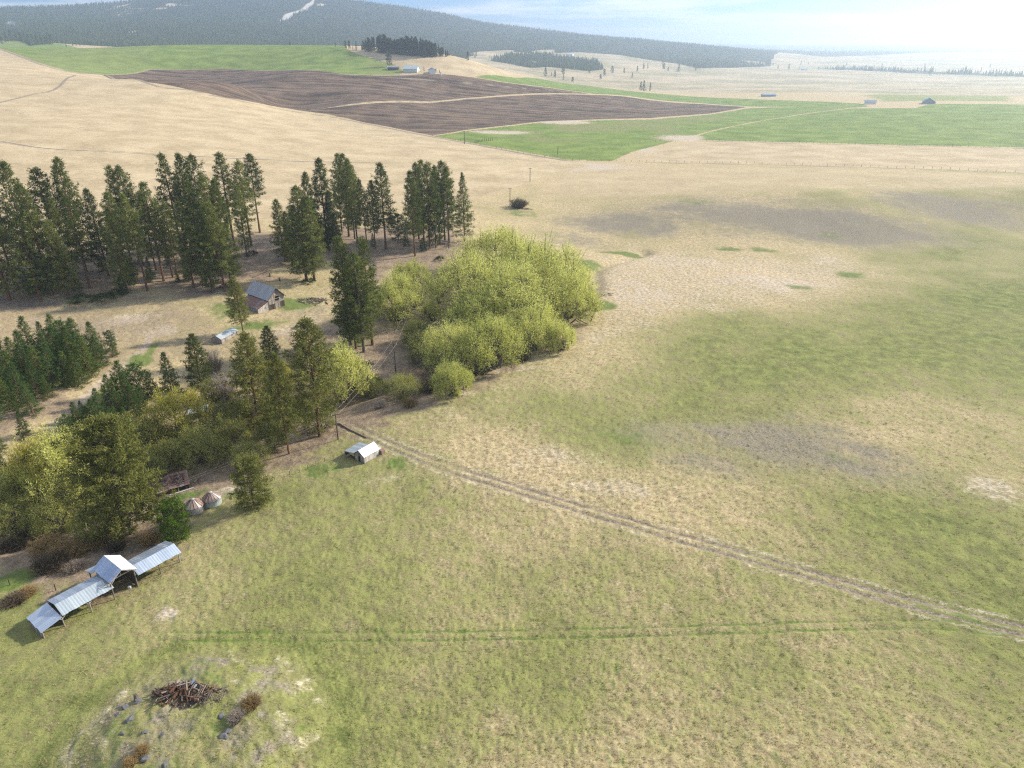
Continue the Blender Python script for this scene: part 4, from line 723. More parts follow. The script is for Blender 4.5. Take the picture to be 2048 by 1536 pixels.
def forest():
    rng = np.random.default_rng(8); w = (GM['wood'] > .5) & (GR > 1900) & (GR < 7000) & (np.abs(GV) < 0.72) & ~((GV > az_of(1600)) & (fbm(GX / 60, GY / 60, 15, 3) < .55))
    d = np.hypot(GX, GY); ii = np.argwhere(w); pr = np.where(GR[w] > 4600, 0.15, 1.0) * np.where((GV[w] > az_of(1600)) & (GR[w] < 4000), .18, 1.0); ii = ii[rng.choice(len(ii), min(62000, len(ii)), replace=False, p=pr / pr.sum())]
    a = GV[ii[:, 0], ii[:, 1]] + rng.uniform(-.5, .5, len(ii)) * 0.00205; r = GR[ii[:, 0], ii[:, 1]] * (1 + rng.uniform(-.5, .5, len(ii)) * 0.0072)
    x, y = r * np.sin(a), r * np.cos(a); z = GZ[ii[:, 0], ii[:, 1]]; n = len(x)
    h = rng.uniform(8, 18, n) * np.where(rng.random(n) < .1, 1.25, 1.0); rad = h * rng.uniform(.13, .24, n); k = 5
    V = np.empty((n, k + 1, 3)); 
    for j in range(k):
        an = j * 2 * math.pi / k + rng.uniform(-.4, .4, n); rr = rad * rng.uniform(.7, 1.2, n)
        V[:, j] = np.stack([x + np.cos(an) * rr, y + np.sin(an) * rr, z + h * rng.uniform(0, .12, n) - 2], 1)
    V[:, k] = np.stack([x + rng.normal(size=n) * .4, y + rng.normal(size=n) * .4, z + h], 1)
    b = np.arange(n)[:, None] * (k + 1); F = np.stack([np.concatenate([b + j, b + (j + 1) % k, b + k], 1) for j in range(k)], 1).reshape(-1, 3)
    g = NT('forest_mass'); pos = g.n('NewGeometry').outputs['Position']; n1 = g.noise(pos, 0.02, 3, .6); n2 = g.noise(pos, 0.003, 3, .5)
    c = g.mix(g.math('ADD', g.math('MULTIPLY', n1, .6), g.math('MULTIPLY', n2, .4)), (0.022, 0.036, 0.018), (0.075, 0.092, 0.040))
    m = g.done(g.principled(c, .95, 0, None, .05))
    o = link('forest', mesh_np('forest', V.reshape(-1, 3), F, m)); tag(o, 'dense conifer forest covering the far mountain and its foothills', 'forest', None, 'stuff')
forest()
print('forest', round(time.time() - T0, 1))

# ------------------------------------------------------------------ buildings
def slope(parent, a, b, c, d, n, mat, th=0.03, seed=0, corr=0.018, name='roof_sheet', gap=0.012, jitter=0.012):
    """roof plane: ridge edge a->b, eave edge d->c, split in n sheets side by side"""
    rg = random.Random(seed); a, b, c, d = map(Vector, (a, b, c, d)); nrm = (b - a).cross(d - a).normalized()
    if nrm.z < 0: nrm = -nrm
    fr = MB()
    for q_ in (.12, .5, .88): fr.beam(a.lerp(d, q_) - nrm * (th + .05), b.lerp(c, q_) - nrm * (th + .05), .07, .07)
    fr = fr.build('roof_frame', MAT['wood_dark'], parent)
    for i in range(n):
        t0, t1 = i / n, (i + 1) / n; g_ = gap / max((b - a).length, 1e-3); t1 -= g_
        off = nrm * rg.uniform(0, jitter); ext = rg.uniform(-0.05, 0.05); q = []; k = 5
        for j in range(k):
            t = t0 + (t1 - t0) * j / (k - 1); top = a.lerp(b, t); bot = d.lerp(c, t); bot = bot + (bot - top).normalized() * ext
            u = nrm * (corr if j % 2 else 0) + off; q.append((top + u, bot + u))
        v = [p for pr in q for p in pr]; v += [p - nrm * th for p in v]; m = 2 * k; f = []
        for j in range(k - 1): f += [(2 * j, 2 * j + 1, 2 * j + 3, 2 * j + 2), (m + 2 * j, m + 2 * j + 2, m + 2 * j + 3, m + 2 * j + 1), (2 * j, 2 * j + 2, m + 2 * j + 2, m + 2 * j), (2 * j + 1, m + 2 * j + 1, m + 2 * j + 3, 2 * j + 3)]
        f += [(0, m, m + 1, 1), (m - 2, m - 1, 2 * m - 1, 2 * m - 2)]
        MB().add(v, f).build(name, MAT[mat], fr)
def boards(parent, p0, p1, top_fn, n, mat, th=0.04, seed=0, z0=-0.15, skip=None, name='board'):
    """upright boards along p0->p1; top_fn(t) is the top height; skip(t) -> (low, high) opening"""
    rg = random.Random(seed); p0, p1 = Vector((*p0, 0)), Vector((*p1, 0)); d = (p1 - p0); L = d.length; d.normalize(); rz = math.atan2(d.y, d.x); w = L / n; lo_ = min(top_fn(0), top_fn(1)); fr = MB()
    for q_ in (.06, .9): fr.beam(p0 + d * .03 + Vector((0, 0, max(.1, lo_ * q_))), p1 - d * .03 + Vector((0, 0, max(.1, lo_ * q_))), .07, .09)
    fr = fr.build('wall_frame', MAT[mat], parent)
    for i in range(n):
        t = (i + .5) / n; c = p0 + d * (t * L); zt = min(top_fn(max(0, t - .5 / n)), top_fn(min(1, t + .5 / n)), top_fn(t)) + rg.uniform(-.06, 0); spans = [(z0 + rg.uniform(0, .08), zt)]
        hole = skip(t) if skip else None
        if hole: spans = [(z0, hole[0]), (hole[1], zt)]
        for lo, hi in spans:
            if hi - lo > .05: MB().box((c.x, c.y, (lo + hi) / 2), (w - .015 - rg.uniform(0, .015), th + rg.uniform(0, .012), hi - lo), rz).build(name, MAT[mat], fr)

def long_shed():
    s0 = ground(128.5, 1249.7); root = empty('pole_shed', s0, math.atan2(.797, .605)); tag(root, 'long open-fronted pole shed with blue-grey metal roofs and a taller middle bay', 'shed')
    g0 = lambda s, t: gz(s0[0] + .605 * s - .797 * t, s0[1] + .797 * s + .605 * t) - s0[2]
    # end lean-to
    slope(root, (-.15, 4.1, 2.05), (-.15, -.95, 2.05), (-3.1, -1.0, 1.45), (-3.1, 3.9, 1.45), 6, 'zinc', seed=1)
    # left wing
    slope(root, (0, 1.35, 3.0), (7.3, 1.35, 3.0), (7.3, -.75, 2.15), (0, -.75, 2.15), 9, 'zinc_old', seed=2); slope(root, (7.3, 1.38, 3.02), (0, 1.38, 3.02), (0, 4.2, 2.2), (7.3, 4.2, 2.2), 9, 'zinc', seed=3)
    # middle bay, ridge across
    slope(root, (8.75, -1.15, 4.75), (8.75, 4.3, 4.75), (6.75, 4.3, 3.45), (6.75, -1.15, 3.45), 7, 'zinc', seed=4); slope(root, (8.78, 4.3, 4.77), (8.78, -1.15, 4.77), (10.95, -1.15, 3.45), (10.95, 4.3, 3.45), 7, 'zinc_white', seed=5)  # sun-facing slope gets the brighter zinc, so its sun glare is painted in
    slope(root, (6.5, 4.35, 2.75), (10.9, 4.35, 2.75), (10.9, 6.9, 2.0), (6.5, 6.9, 2.0), 5, 'zinc', seed=6)
    # right wing
    slope(root, (10.9, .95, 2.95), (17.9, .95, 2.95), (17.9, -.95, 2.1), (10.9, -.95, 2.1), 9, 'zinc', seed=7); slope(root, (17.9, .98, 2.97), (10.9, .98, 2.97), (10.9, 3.8, 2.15), (17.9, 3.8, 2.15), 9, 'zinc', seed=8)
    for s, t, h in [(-2.9, -.6, 1.4), (-.1, -.35, 2.1), (3.7, -.35, 2.25), (7.05, -.4, 3.4), (10.6, -.4, 3.4), (14.3, -.35, 2.2), (17.6, -.35, 2.2), (-2.9, 3.7, 1.35), (0, 3.9, 2.1), (3.7, 3.9, 2.1), (7.05, 3.9, 3.3), (10.6, 3.9, 3.3), (14.3, 3.55, 2.05), (17.6, 3.55, 2.05), (6.9, 6.6, 1.9), (10.6, 6.6, 1.9)]:
        MB().tube([(s, t, g0(s, t) - .4), (s + .02, t, h)], .09, 6).build('post', MAT['wood'], root)
    for s, t, h in [(3.7, -.35, 2.15), (7.05, -.4, 3.3), (14.3, -.35, 2.1), (-.1, -.35, 2.05)]:
        MB().beam((s - .75, t, h - .05), (s, t, h - .75), .07, .1).build('brace', MAT['wood'], root); MB().beam((s + .75, t, h - .05), (s, t, h - .75), .07, .1).build('brace', MAT['wood'], root)
    for a, b in [((-.1, -.35, 2.2), (7.1, -.35, 2.2)), ((10.6, -.35, 2.12), (17.8, -.35, 2.12)), ((0, 3.9, 2.1), (7.1, 3.9, 2.1)), ((10.6, 3.55, 2.05), (17.8, 3.55, 2.05)), ((6.8, -.4, 3.36), (10.85, -.4, 3.36)), ((6.8, 3.9, 3.3), (10.85, 3.9, 3.3)), ((-2.9, -.6, 1.38), (-2.9, 3.8, 1.38))]:
        MB().beam(a, b, .10, .16).build('beam', MAT['wood'], root)
    for s in (7.6, 8.75, 9.8): MB().beam((s, -.42, 3.36), (s, -.42, 4.7 - abs(s - 8.75) * .62), .07, .07).build('truss_post', MAT['wood_pale'], root)
    for a, b in [((6.8, -1.1, 3.40), (8.75, -1.1, 4.66)), ((10.9, -1.1, 3.38), (8.75, -1.1, 4.66)), ((6.8, -.42, 3.42), (8.75, -.42, 4.66)), ((10.8, -.42, 3.42), (8.75, -.42, 4.66))]: MB().beam(a, b, .06, .12).build('rafter', MAT['wood'], root)
    for s in (0.4, 1.9, 3.7, 5.4, 11.4, 12.9, 14.3, 16.0, 17.6):
        zt = 2.95 if s < 8 else 2.9; ty = 1.35 if s < 8 else .95; MB().beam((s, -.7, 2.06), (s, ty, zt), .05, .1).build('rafter', MAT['wood_dark'], root)
    boards(root, (0, 4.0), (17.6, 3.7), lambda t: 2.0, 60, 'wood_dark', seed=3, z0=-.6); boards(root, (10.65, -.2), (10.65, 3.6), lambda t: 2.8, 13, 'wood_dark', seed=4, z0=-.3)
    boards(root, (0, .2), (0, 3.9), lambda t: 2.05, 12, 'wood_dark', seed=5, z0=-.4); boards(root, (-2.95, -.5), (-2.95, 3.8), lambda t: 1.15, 16, 'wood', seed=6, z0=-.4)
    for s, t, l in [(18.1, -.3, 1.2), (18.2, .4, .9)]: MB().beam((17.6, t, .6), (17.6 + l, t - .2, .15), .06, .12).build('loose_plank', MAT['wood'], root)
    b = MB().box((0, 0, 0), (.45, .35, .4)).build('white_bucket', MAT['white']); b.location = (s0[0] + .605 * 9.7 - .797 * .4, s0[1] + .797 * 9.7 + .605 * .4, gz(s0[0] + .605 * 9.7 - .797 * .4, s0[1] + .797 * 9.7 + .605 * .4) + .2); tag(b, 'small white tub on the ground inside the middle bay of the long shed', 'tub')
long_shed()

def small_shed():
    p = ground(729.3, 926.9); root = empty('hut', p, math.atan2(.817, .577)); tag(root, 'small board hut with sunlit pale wall, metal roof and open lean-to beside the track', 'shed')
    L, W, e, r = 4.1, 2.7, 1.45, 2.55         # x along the long wall, y to the left
    boards(root, (0, 0), (L, 0), lambda t: e, 14, 'wood_pale', seed=11); boards(root, (0, 0.02), (0, W), lambda t: e + (r - e) * (1 - abs(2 * t - 1)), 10, 'wood', seed=12, skip=lambda t: (0.0, 1.25) if .42 < t < .58 else None)  # long wall takes paler boards to paint in its sunlight; gable stays greyer
    boards(root, (L, 0), (L, W), lambda t: e + (r - e) * (1 - abs(2 * t - 1)), 10, 'wood', seed=13); boards(root, (0, W), (L, W), lambda t: e, 14, 'wood', seed=14)
    slope(root, (-.15, W / 2, r), (L + .1, W / 2, r), (L + .1, -.18, e - .05), (-.15, -.18, e - .05), 6, 'zinc_white', seed=15, jitter=.03); slope(root, (L + .1, W / 2, r + .02), (-.15, W / 2, r + .02), (-.15, W + .1, e + .05), (L + .1, W + .1, e + .05), 6, 'zinc_old', seed=16)  # near slope in brighter zinc paints in the sun falling on it
    slope(root, (L, W + .08, e - .02), (-.05, W + .08, e - .02), (-.05, W + 3.0, 1.0), (L, W + 3.0, 1.0), 6, 'zinc_old', seed=17)
    for x, y, h in [(0, W + 2.9, 1.0), (2, W + 2.9, 1.0), (L - .1, W + 2.9, 1.0)]: MB().box((x, y, h / 2 - .2), (.14, .14, h + .4)).build('post', MAT['wood'], root)
    MB().beam((-.05, W + .1, 1.3), (-.05, W + 2.95, .93), .06, .14).build('beam', MAT['wood_pale'], root); boards(root, (0, W + 2.9), (L, W + 2.9), lambda t: .95, 14, 'wood_dark', seed=18); boards(root, (L - .05, W + .1), (L - .05, W + 2.9), lambda t: 1.25 - .35 * t, 9, 'wood_dark', seed=19)
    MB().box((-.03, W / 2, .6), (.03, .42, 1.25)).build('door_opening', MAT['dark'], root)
    for k, (x, z) in enumerate([(L + .25, 1.9), (L + .3, 1.5), (L + .35, 1.2)]): MB().beam((x - .35, .5 - .2 * k, z), (x + .25, .3 - .2 * k, z + .1), .25, .02).build('torn_sheet', MAT['white'], root)
    o = MB().box((0, 0, .45), (.9, 1.0, .9)).build('rusty_tank', MAT['rust_panel']); o.location = ground(764, 907); o.rotation_euler = (0, 0, .9); tag(o, 'rusty red metal box standing at the back of the small hut', 'tank')
small_shed()

def barn():
    p = ground(539.6, 620.8); root = empty('barn', p, math.atan2(.772, .636)); tag(root, 'old grey board barn with blue-grey metal roof and rusty lean-to', 'barn')
    W, L, e, r = 5.6, 11.6, 3.7, 6.6           # x across the gable, y to the back
    gab = lambda t: e + (r - e) * (1 - abs(2 * t - 1)) - .12
    boards(root, (0, 0), (W, 0), gab, 24, 'wood', seed=21, skip=lambda t: (2.6, 3.9) if .42 < t < .66 else None, z0=-.3); boards(root, (0, L), (W, L), gab, 20, 'wood', seed=22, z0=-.3)
    boards(root, (0, 0), (0, L), lambda t: e - .1, 40, 'wood', seed=23, z0=-.3); boards(root, (W, 0), (W, L), lambda t: e - .1, 40, 'wood', seed=24, z0=-.4)
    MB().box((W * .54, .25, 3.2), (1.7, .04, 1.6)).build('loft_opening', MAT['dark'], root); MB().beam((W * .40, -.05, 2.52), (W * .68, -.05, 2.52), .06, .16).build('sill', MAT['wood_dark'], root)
    boards(root, (W * .02, -.05), (W * .38, -.05), lambda t: 1.75, 9, 'wood_dark', seed=29, z0=-.2, name='door_board'); boards(root, (W * .72, -.05), (W * .99, -.05), lambda t: 2.0, 6, 'wood_dark', seed=30, z0=-.2, name='door_board')
    slope(root, (W / 2, -.5, r + .05), (W / 2, L + .4, r + .05), (-.45, L + .4, e - .45), (-.45, -.5, e - .45), 14, 'barn_roof', seed=25, jitter=.02); slope(root, (W / 2 + .02, L + .4, r + .07), (W / 2 + .02, -.5, r + .07), (W + .45, -.5, e - .45), (W + .45, L + .4, e - .45), 14, 'barn_roof', seed=26)
    MB().beam((W / 2, -.55, r - .02), (W + .5, -.55, e - .5), .05, .16).build('bargeboard', MAT['wood_dark'], root); MB().beam((W / 2, -.55, r - .02), (-.5, -.55, e - .5), .05, .16).build('bargeboard', MAT['wood_dark'], root)
    # lean-to on the left
    w = 3.9; slope(root, (-.1, .1, 3.05), (-.1, L - 1, 3.05), (-w - .2, L - 1, 1.45), (-w - .2, .1, 1.45), 11, 'rusty', seed=27, jitter=.03)
    boards(root, (-w, .15), (-.05, .15), lambda t: 1.45 + 1.5 * t - .1, 15, 'wood_pale', seed=28, z0=-.4, skip=lambda t: (.95, 1.35) if .62 < t < .74 else None); boards(root, (-w, .2), (-w, L - 1.1), lambda t: 1.35, 30, 'wood', seed=31, z0=-.5); boards(root, (-w, L - 1.1), (-.05, L - 1.1), lambda t: 1.35 + 1.5 * t, 14, 'wood', seed=32, z0=-.5)
barn()

def grain_bin(cx, by, label, mat, seed):
    p = ground(cx, by); root = empty('grain_bin', p, rnd.uniform(0, 1)); tag(root, label, 'grain bin', 'grain bins'); R0, h = 1.62, 1.5; n = 24
    for k in range(3):
        z0, z1 = h * k / 3 - (.3 if k == 0 else 0), h * (k + 1) / 3; prof = []; m = 4
        for j in range(m + 1): prof.append((R0 + (.02 if j % 2 else 0) + .008 * (k % 2), z0 + (z1 - z0) * j / m))
        v = [(q * math.cos(2 * math.pi * i / n), q * math.sin(2 * math.pi * i / n), z) for q, z in prof for i in range(n)]
        f = [(j * n + i, j * n + (i + 1) % n, (j + 1) * n + (i + 1) % n, (j + 1) * n + i) for j in range(m) for i in range(n)]
        MB().add(v, f).build('wall_ring', MAT[mat], root)
    rg = random.Random(seed); ns = 16; rt = .28; zt = h + 1.1
    for i in range(ns):
        a0, a1 = 2 * math.pi * i / ns, 2 * math.pi * (i + .94) / ns; am = (a0 + a1) / 2; ro = R0 + .12; dz = rg.uniform(0, .02)
        P_ = lambda q, a, z: (q * math.cos(a), q * math.sin(a), z + dz)
        v = [P_(ro, a0, h - .03), P_(ro, a1, h - .03), P_(rt, a1, zt), P_(rt, a0, zt)]; v += [(x, y, z - .03) for x, y, z in v]
        MB().add(v, [(0, 1, 2, 3), (7, 6, 5, 4), (0, 4, 5, 1), (1, 5, 6, 2), (2, 6, 7, 3), (3, 7, 4, 0)]).build('roof_panel', MAT['rust_panel' if rg.random() < .7 else 'bin_pale'], root)
        MB().beam(P_(ro, a0 - .01, h + .02), P_(rt, a0 - .01, zt + .04), .05, .05).build('roof_rib', MAT['bin_pale' if rg.random() < .5 else 'rust_panel'], root)
    MB().tube([(0, 0, zt - .05), (0, 0, zt + .1), (0, 0, zt + .22)], [rt + .06, rt + .05, .08], 10).build('cap', MAT['bin_pale'], root)
grain_bin(391, 1022, 'left grain bin with rust-striped conical roof and pale low wall', 'bin_pale', 3); grain_bin(426, 1008, 'right grain bin with rust-striped conical roof and teal-grey wall', 'bin_wall', 4)

def ruin():
    p = ground(352, 985); root = empty('collapsed_shed', p, math.atan2(2.9, 5.4)); tag(root, 'low collapsed shed with debris-covered rusty roof beside the grain bins', 'shed'); zz = 0.95
    slope(root, (-4.6, 4.3, zz + .5), (-1.0, 4.3, zz + .65), (-1.0, 0, zz - .1), (-4.6, 0, zz - .25), 4, 'rusty', seed=41, jitter=.05); slope(root, (-.9, 4.35, zz + .75), (2.6, 4.35, zz + .85), (2.6, .05, zz + .05), (-.9, .05, zz), 4, 'rusty', seed=42, jitter=.05)
    rg = np.random.default_rng(4)
    for x0, x1 in ((-4.4, -1.2), (-.7, 2.1)):
        n = 160; x = rg.uniform(x0, x1, n); y = rg.uniform(.5, 4.0, n); z = zz - .18 + (y / 4.3) * .75 + (x + 4.6) * .045; V, F = tufts(np.stack([x, y, z + .06], 1), np.zeros((n, 3)), .28, 5, rg, .5, .2); link('roof_litter', mesh_np('roof_litter', V, F, MAT['debris']), root)
    MB().beam((-1.0, -.05, zz + .05), (-1.0, 4.4, zz + .78), .12, .1).build('ridge_cap', MAT['rusty'], root); MB().beam((2.62, 0, zz + .12), (2.62, 4.4, zz + .92), .22, .06).build('edge_trim', MAT['rusty'], root); MB().beam((-.9, 4.4, zz + .8), (2.6, 4.4, zz + .9), .25, .06).build('edge_trim', MAT['rusty'], root)
    boards(root, (-4.5, .3), (2.5, .3), lambda t: zz - .35, 24, 'wood_dark', seed=43, z0=-.6); boards(root, (2.45, .3), (2.45, 4.2), lambda t: zz + .3 * t, 12, 'wood_dark', seed=44, z0=-.6); boards(root, (-4.5, .3), (-4.5, 4.2), lambda t: zz - .3 + .5 * t, 12, 'wood_dark', seed=45, z0=-.9); boards(root, (-4.5, 4.2), (2.5, 4.2), lambda t: zz + .3, 24, 'wood_dark', seed=46, z0=-1.2)
    a = Vector(ground(340, 992)); b = Vector(ground(388, 977)); up = Vector((0, 0, .15)); o = MB().beam(a + up, b + up, .35, .22).build('fallen_beam', MAT['wood_pale']); tag(o, 'pale fallen beam lying in front of the collapsed shed', 'beam')
ruin()

def cabin(px, py, ang, W, L, e, r, mat, label, wallmat='wood'):
    p = ground(px, py); root = empty('shed', p, ang); tag(root, label, 'shed')
    slope(root, (W / 2, -.2, r), (W / 2, L + .2, r), (-.25, L + .2, e - .1), (-.25, -.2, e - .1), 7, mat, seed=51); slope(root, (W / 2, L + .2, r + .02), (W / 2, -.2, r + .02), (W + .25, -.2, e - .1), (W + .25, L + .2, e - .1), 7, mat, seed=52)
    for a, b in (((0, 0), (W, 0)), ((0, L), (W, L))): boards(root, a, b, lambda t: e + (r - e) * (1 - abs(2 * t - 1)) - .06, 10, wallmat, seed=53, z0=-.5)
    for a, b in (((0, 0), (0, L)), ((W, 0), (W, L))): boards(root, a, b, lambda t: e - .08, 16, wallmat, seed=54, z0=-.5)
cabin(425, 684, -.33, 3.2, 7.0, 1.3, 2.1, 'zinc_old', 'small shed with pale metal roof half hidden behind the dark pines')
def lowroof():
    p = ground(398, 832); root = empty('shed', p, .35); tag(root, 'low grey board roof showing through the willows', 'shed')
    slope(root, (-2.2, 1.3, 2.1), (2.4, 1.3, 2.1), (2.4, -1.2, 1.5), (-2.2, -1.2, 1.5), 7, 'zinc_old', seed=61); boards(root, (-2, -1), (2.2, -1), lambda t: 1.4, 12, 'wood_dark', seed=62, z0=-.5); boards(root, (-2, 1.2), (2.2, 1.2), lambda t: 1.95, 12, 'wood_dark', seed=63, z0=-.5)
lowroof()

def far_house(px, py, rz, W, L, e, r, wall, roof, label, cat='building', windows=()):
    p = ground(px, py); root = empty('farm_building', p, rz); tag(root, label, cat, None)
    v = [(x, y, z) for z in (-1.0, e) for x, y in ((-W / 2, -L / 2), (W / 2, -L / 2), (W / 2, L / 2), (-W / 2, L / 2))] + [(0, -L / 2, r), (0, L / 2, r)]
    MB().add(v, [(0, 1, 5, 8, 4), (1, 2, 6, 5), (2, 3, 7, 9, 6), (3, 0, 4, 7)]).build('wall', MAT[wall], root); o = .5
    for s in (-1, 1):
        q = [(0, -L / 2 - o, r + .15), (0, L / 2 + o, r + .15), (s * (W / 2 + o), L / 2 + o, e - .15), (s * (W / 2 + o), -L / 2 - o, e - .15)]; q += [(x, y, z + .2) for x, y, z in q]
        MB().add(q, [(0, 1, 2, 3), (7, 6, 5, 4), (0, 4, 5, 1), (1, 5, 6, 2), (2, 6, 7, 3), (3, 7, 4, 0)]).build('roof', MAT[roof], root)
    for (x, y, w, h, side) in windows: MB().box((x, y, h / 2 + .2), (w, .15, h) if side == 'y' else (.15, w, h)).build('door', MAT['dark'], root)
far_house(823, 143, R(80), 13, 20, 3.4, 7.5, 'green_house', 'green_house', 'far pale barn with broad sloping roof below the hilltop grove', 'barn', [(6.6, -5, 2.5, 2, 'x'), (6.6, 1.5, 2.5, 2, 'x')])
far_house(787, 139, R(85), 7, 15, 3, 4.5, 'wood_dark', 'grey_roof', 'far dark open shed left of the pale barn', 'shed'); far_house(779, 138.5, R(85), 5, 5, 3, 4, 'white', 'white', 'far small white shed touching the dark open one', 'shed')
far_house(864, 146, R(20), 8, 9, 4, 6.5, 'white', 'grey_roof', 'far white farmhouse right of the pale barn', 'house'); far_house(882, 150, 0, 2, 2, 3, 3.6, 'white', 'white', 'tiny white hut right of the far farmhouse', 'hut')
far_house(1740, 208, R(70), 9, 14, 3, 5, 'white', 'grey_roof', 'far house with grey-blue roof beyond the big green wheat field', 'house'); far_house(1857, 207, R(-25), 15, 18, 2.5, 7, 'grey_roof', 'blue_roof', 'far barn with wide blue roof behind the wheat crest', 'barn')
far_house(1537, 193, R(90), 8, 22, 2.5, 4, 'grey_roof', 'blue_roof', 'low blue-grey shed far out on the pale plain', 'shed'); far_house(1065, 129, R(60), 16, 22, 4, 8, 'white', 'white', 'white farm building at the edge of the far wood', 'house'); far_house(1608, 140, R(70), 14, 20, 4, 8, 'white', 'white', 'white farm building beside the lone far tree', 'house'); far_house(1141, 111, R(60), 16, 22, 4, 8, 'white', 'white', 'tiny white building in the high far clearing', 'house')
far_house(24, 52, R(30), 26, 26, 10, 16, 'white', 'white', 'tiny white building high on the forested slope at the left', 'building')

# ------------------------------------------------------------------ poles, wires, fences
def pole(px, py, ty, label, rz=0.0, arm=True, w=1.0):
    p = ground(px, py); h = height_to(*p, ty); root = empty('utility_pole', p, rz); tag(root, label, 'pole', 'utility poles'); MB().tube([(0, 0, -.6), (0, 0, h)], [.16 * w, .11 * w], 7).build('shaft', MAT['pole'], root)
    if arm:
        MB().beam((-.9, 0, h - .35), (.9, 0, h - .35), .1 * w, .12 * w).build('crossarm', MAT['pole'], root)
        for x in (-.8, .8): MB().tube([(x, 0, h - .28), (x, 0, h - .1)], .05, 6).build('insulator', MAT['white'], root)
    return Vector(p) + Vector((0, 0, h - .1)), rz
A1, a1 = pole(676.5, 879, 827, 'near utility pole beside the small hut', R(30)); A2, a2 = pole(792, 748, 686, 'utility pole in the grey scrub of the gully', R(-20)); A3, a3 = pole(897, 497, 409, 'tall utility pole in front of the rightmost pine clump', R(-20))
pole(1020, 405, 376, 'utility pole beside the dark lone bush', R(0), w=1.3); pole(1060, 363, 336, 'utility pole in the tan field right of the lone bush', R(0), w=1.4); pole(929, 288, 262, 'far utility pole at the meadow edge', R(0), w=2.0); pole(1115.5, 309, 293, 'far short utility pole where the farm road meets the fence', 0, False, 2.0)
def wire(a, b, sag, label, r=.012):
    pts = [a.lerp(b, t / 12) - Vector((0, 0, sag * 4 * (t / 12) * (1 - t / 12))) for t in range(13)]; o = MB().tube(pts, r, 4).build('overhead_wire', MAT['wire']); tag(o, label, 'wire', 'overhead wires')
off = lambda P_, rz, s: P_ + Vector((math.cos(rz) * s, math.sin(rz) * s, 0))
wire(off(A1, a1, -.8), off(A2, a2, -.8), .8, 'left wire from the near pole to the gully pole'); wire(off(A1, a1, .8), off(A2, a2, .8), .8, 'right wire from the near pole to the gully pole'); wire(off(A2, a2, -.8), off(A3, a3, -.8), 1.5, 'left wire from the gully pole to the tall pole'); wire(off(A2, a2, .8), off(A3, a3, .8), 1.5, 'right wire from the gully pole to the tall pole')
E1 = Vector(ground(318, 1000)) + Vector((0, 0, 2.2)); wire(off(A1, a1, -.8), E1, .7, 'upper wire running from the near pole down to the collapsed shed'); wire(off(A1, a1, .8), E1 + Vector((.5, -.4, 0)), .9, 'lower wire running from the near pole down to the collapsed shed')
def fence(pts, n, h, w, label, wires=2, name='wire_fence'):
    W_ = smooth_path([ground(a, b)[:2] for a, b in pts], 12); W_ = np.array(W_); d = np.concatenate([[0], np.cumsum(np.hypot(*np.diff(W_, axis=0).T))]); q = np.linspace(0, d[-1], n); X = np.interp(q, d, W_[:, 0]); Yv = np.interp(q, d, W_[:, 1]); Zv = hgt(X, Yv); root = empty(name, (X[0], Yv[0], Zv[0])); tag(root, label, 'fence', 'fences')
    post = MB().tube([(0, 0, -.3), (0, 0, 1)], w, 5).mesh('post', MAT['pole'])
    for i in range(n): link('post', post, root, (X[i] - X[0], Yv[i] - Yv[0], Zv[i] - Zv[0]), (rnd.uniform(-.06, .06), rnd.uniform(-.06, .06), 0), (1, 1, h * rnd.uniform(.8, 1.15)))
    for k in range(wires): MB().tube([(X[i] - X[0], Yv[i] - Yv[0], Zv[i] - Zv[0] + h * (.45 + .4 * k)) for i in range(n)], .012 + .02 * w, 3).build('strand', MAT['wire'], root)
fence([(1130,320),(1280,324),(1500,328),(1800,336),(2048,346),(2150,350)], 62, 1.5, .10, 'long wire fence along the near edge of the pale stubble strip'); fence([(1400,281),(1600,286),(1800,291),(2048,297)], 46, 1.5, .11, 'wire fence between the green wheat and the pale stubble strip')
fence([(864,272),(960,290),(1050,308),(1120,319)], 24, 1.5, .11, 'wire fence along the farm road at the meadow'); fence([(1120,306),(1200,298),(1280,288),(1330,280)], 18, 1.4, .10, 'wire fence crossing the green meadow'); fence([(684,912),(655,921),(627,932),(604,943),(580,950)], 7, .9, .06, 'short line of old stakes running left from the small hut', 0, 'old_fence'); fence([(950,286),(965,283),(985,281)], 12, 2.2, .22, 'dark corral rails at the meadow edge', 2, 'corral')

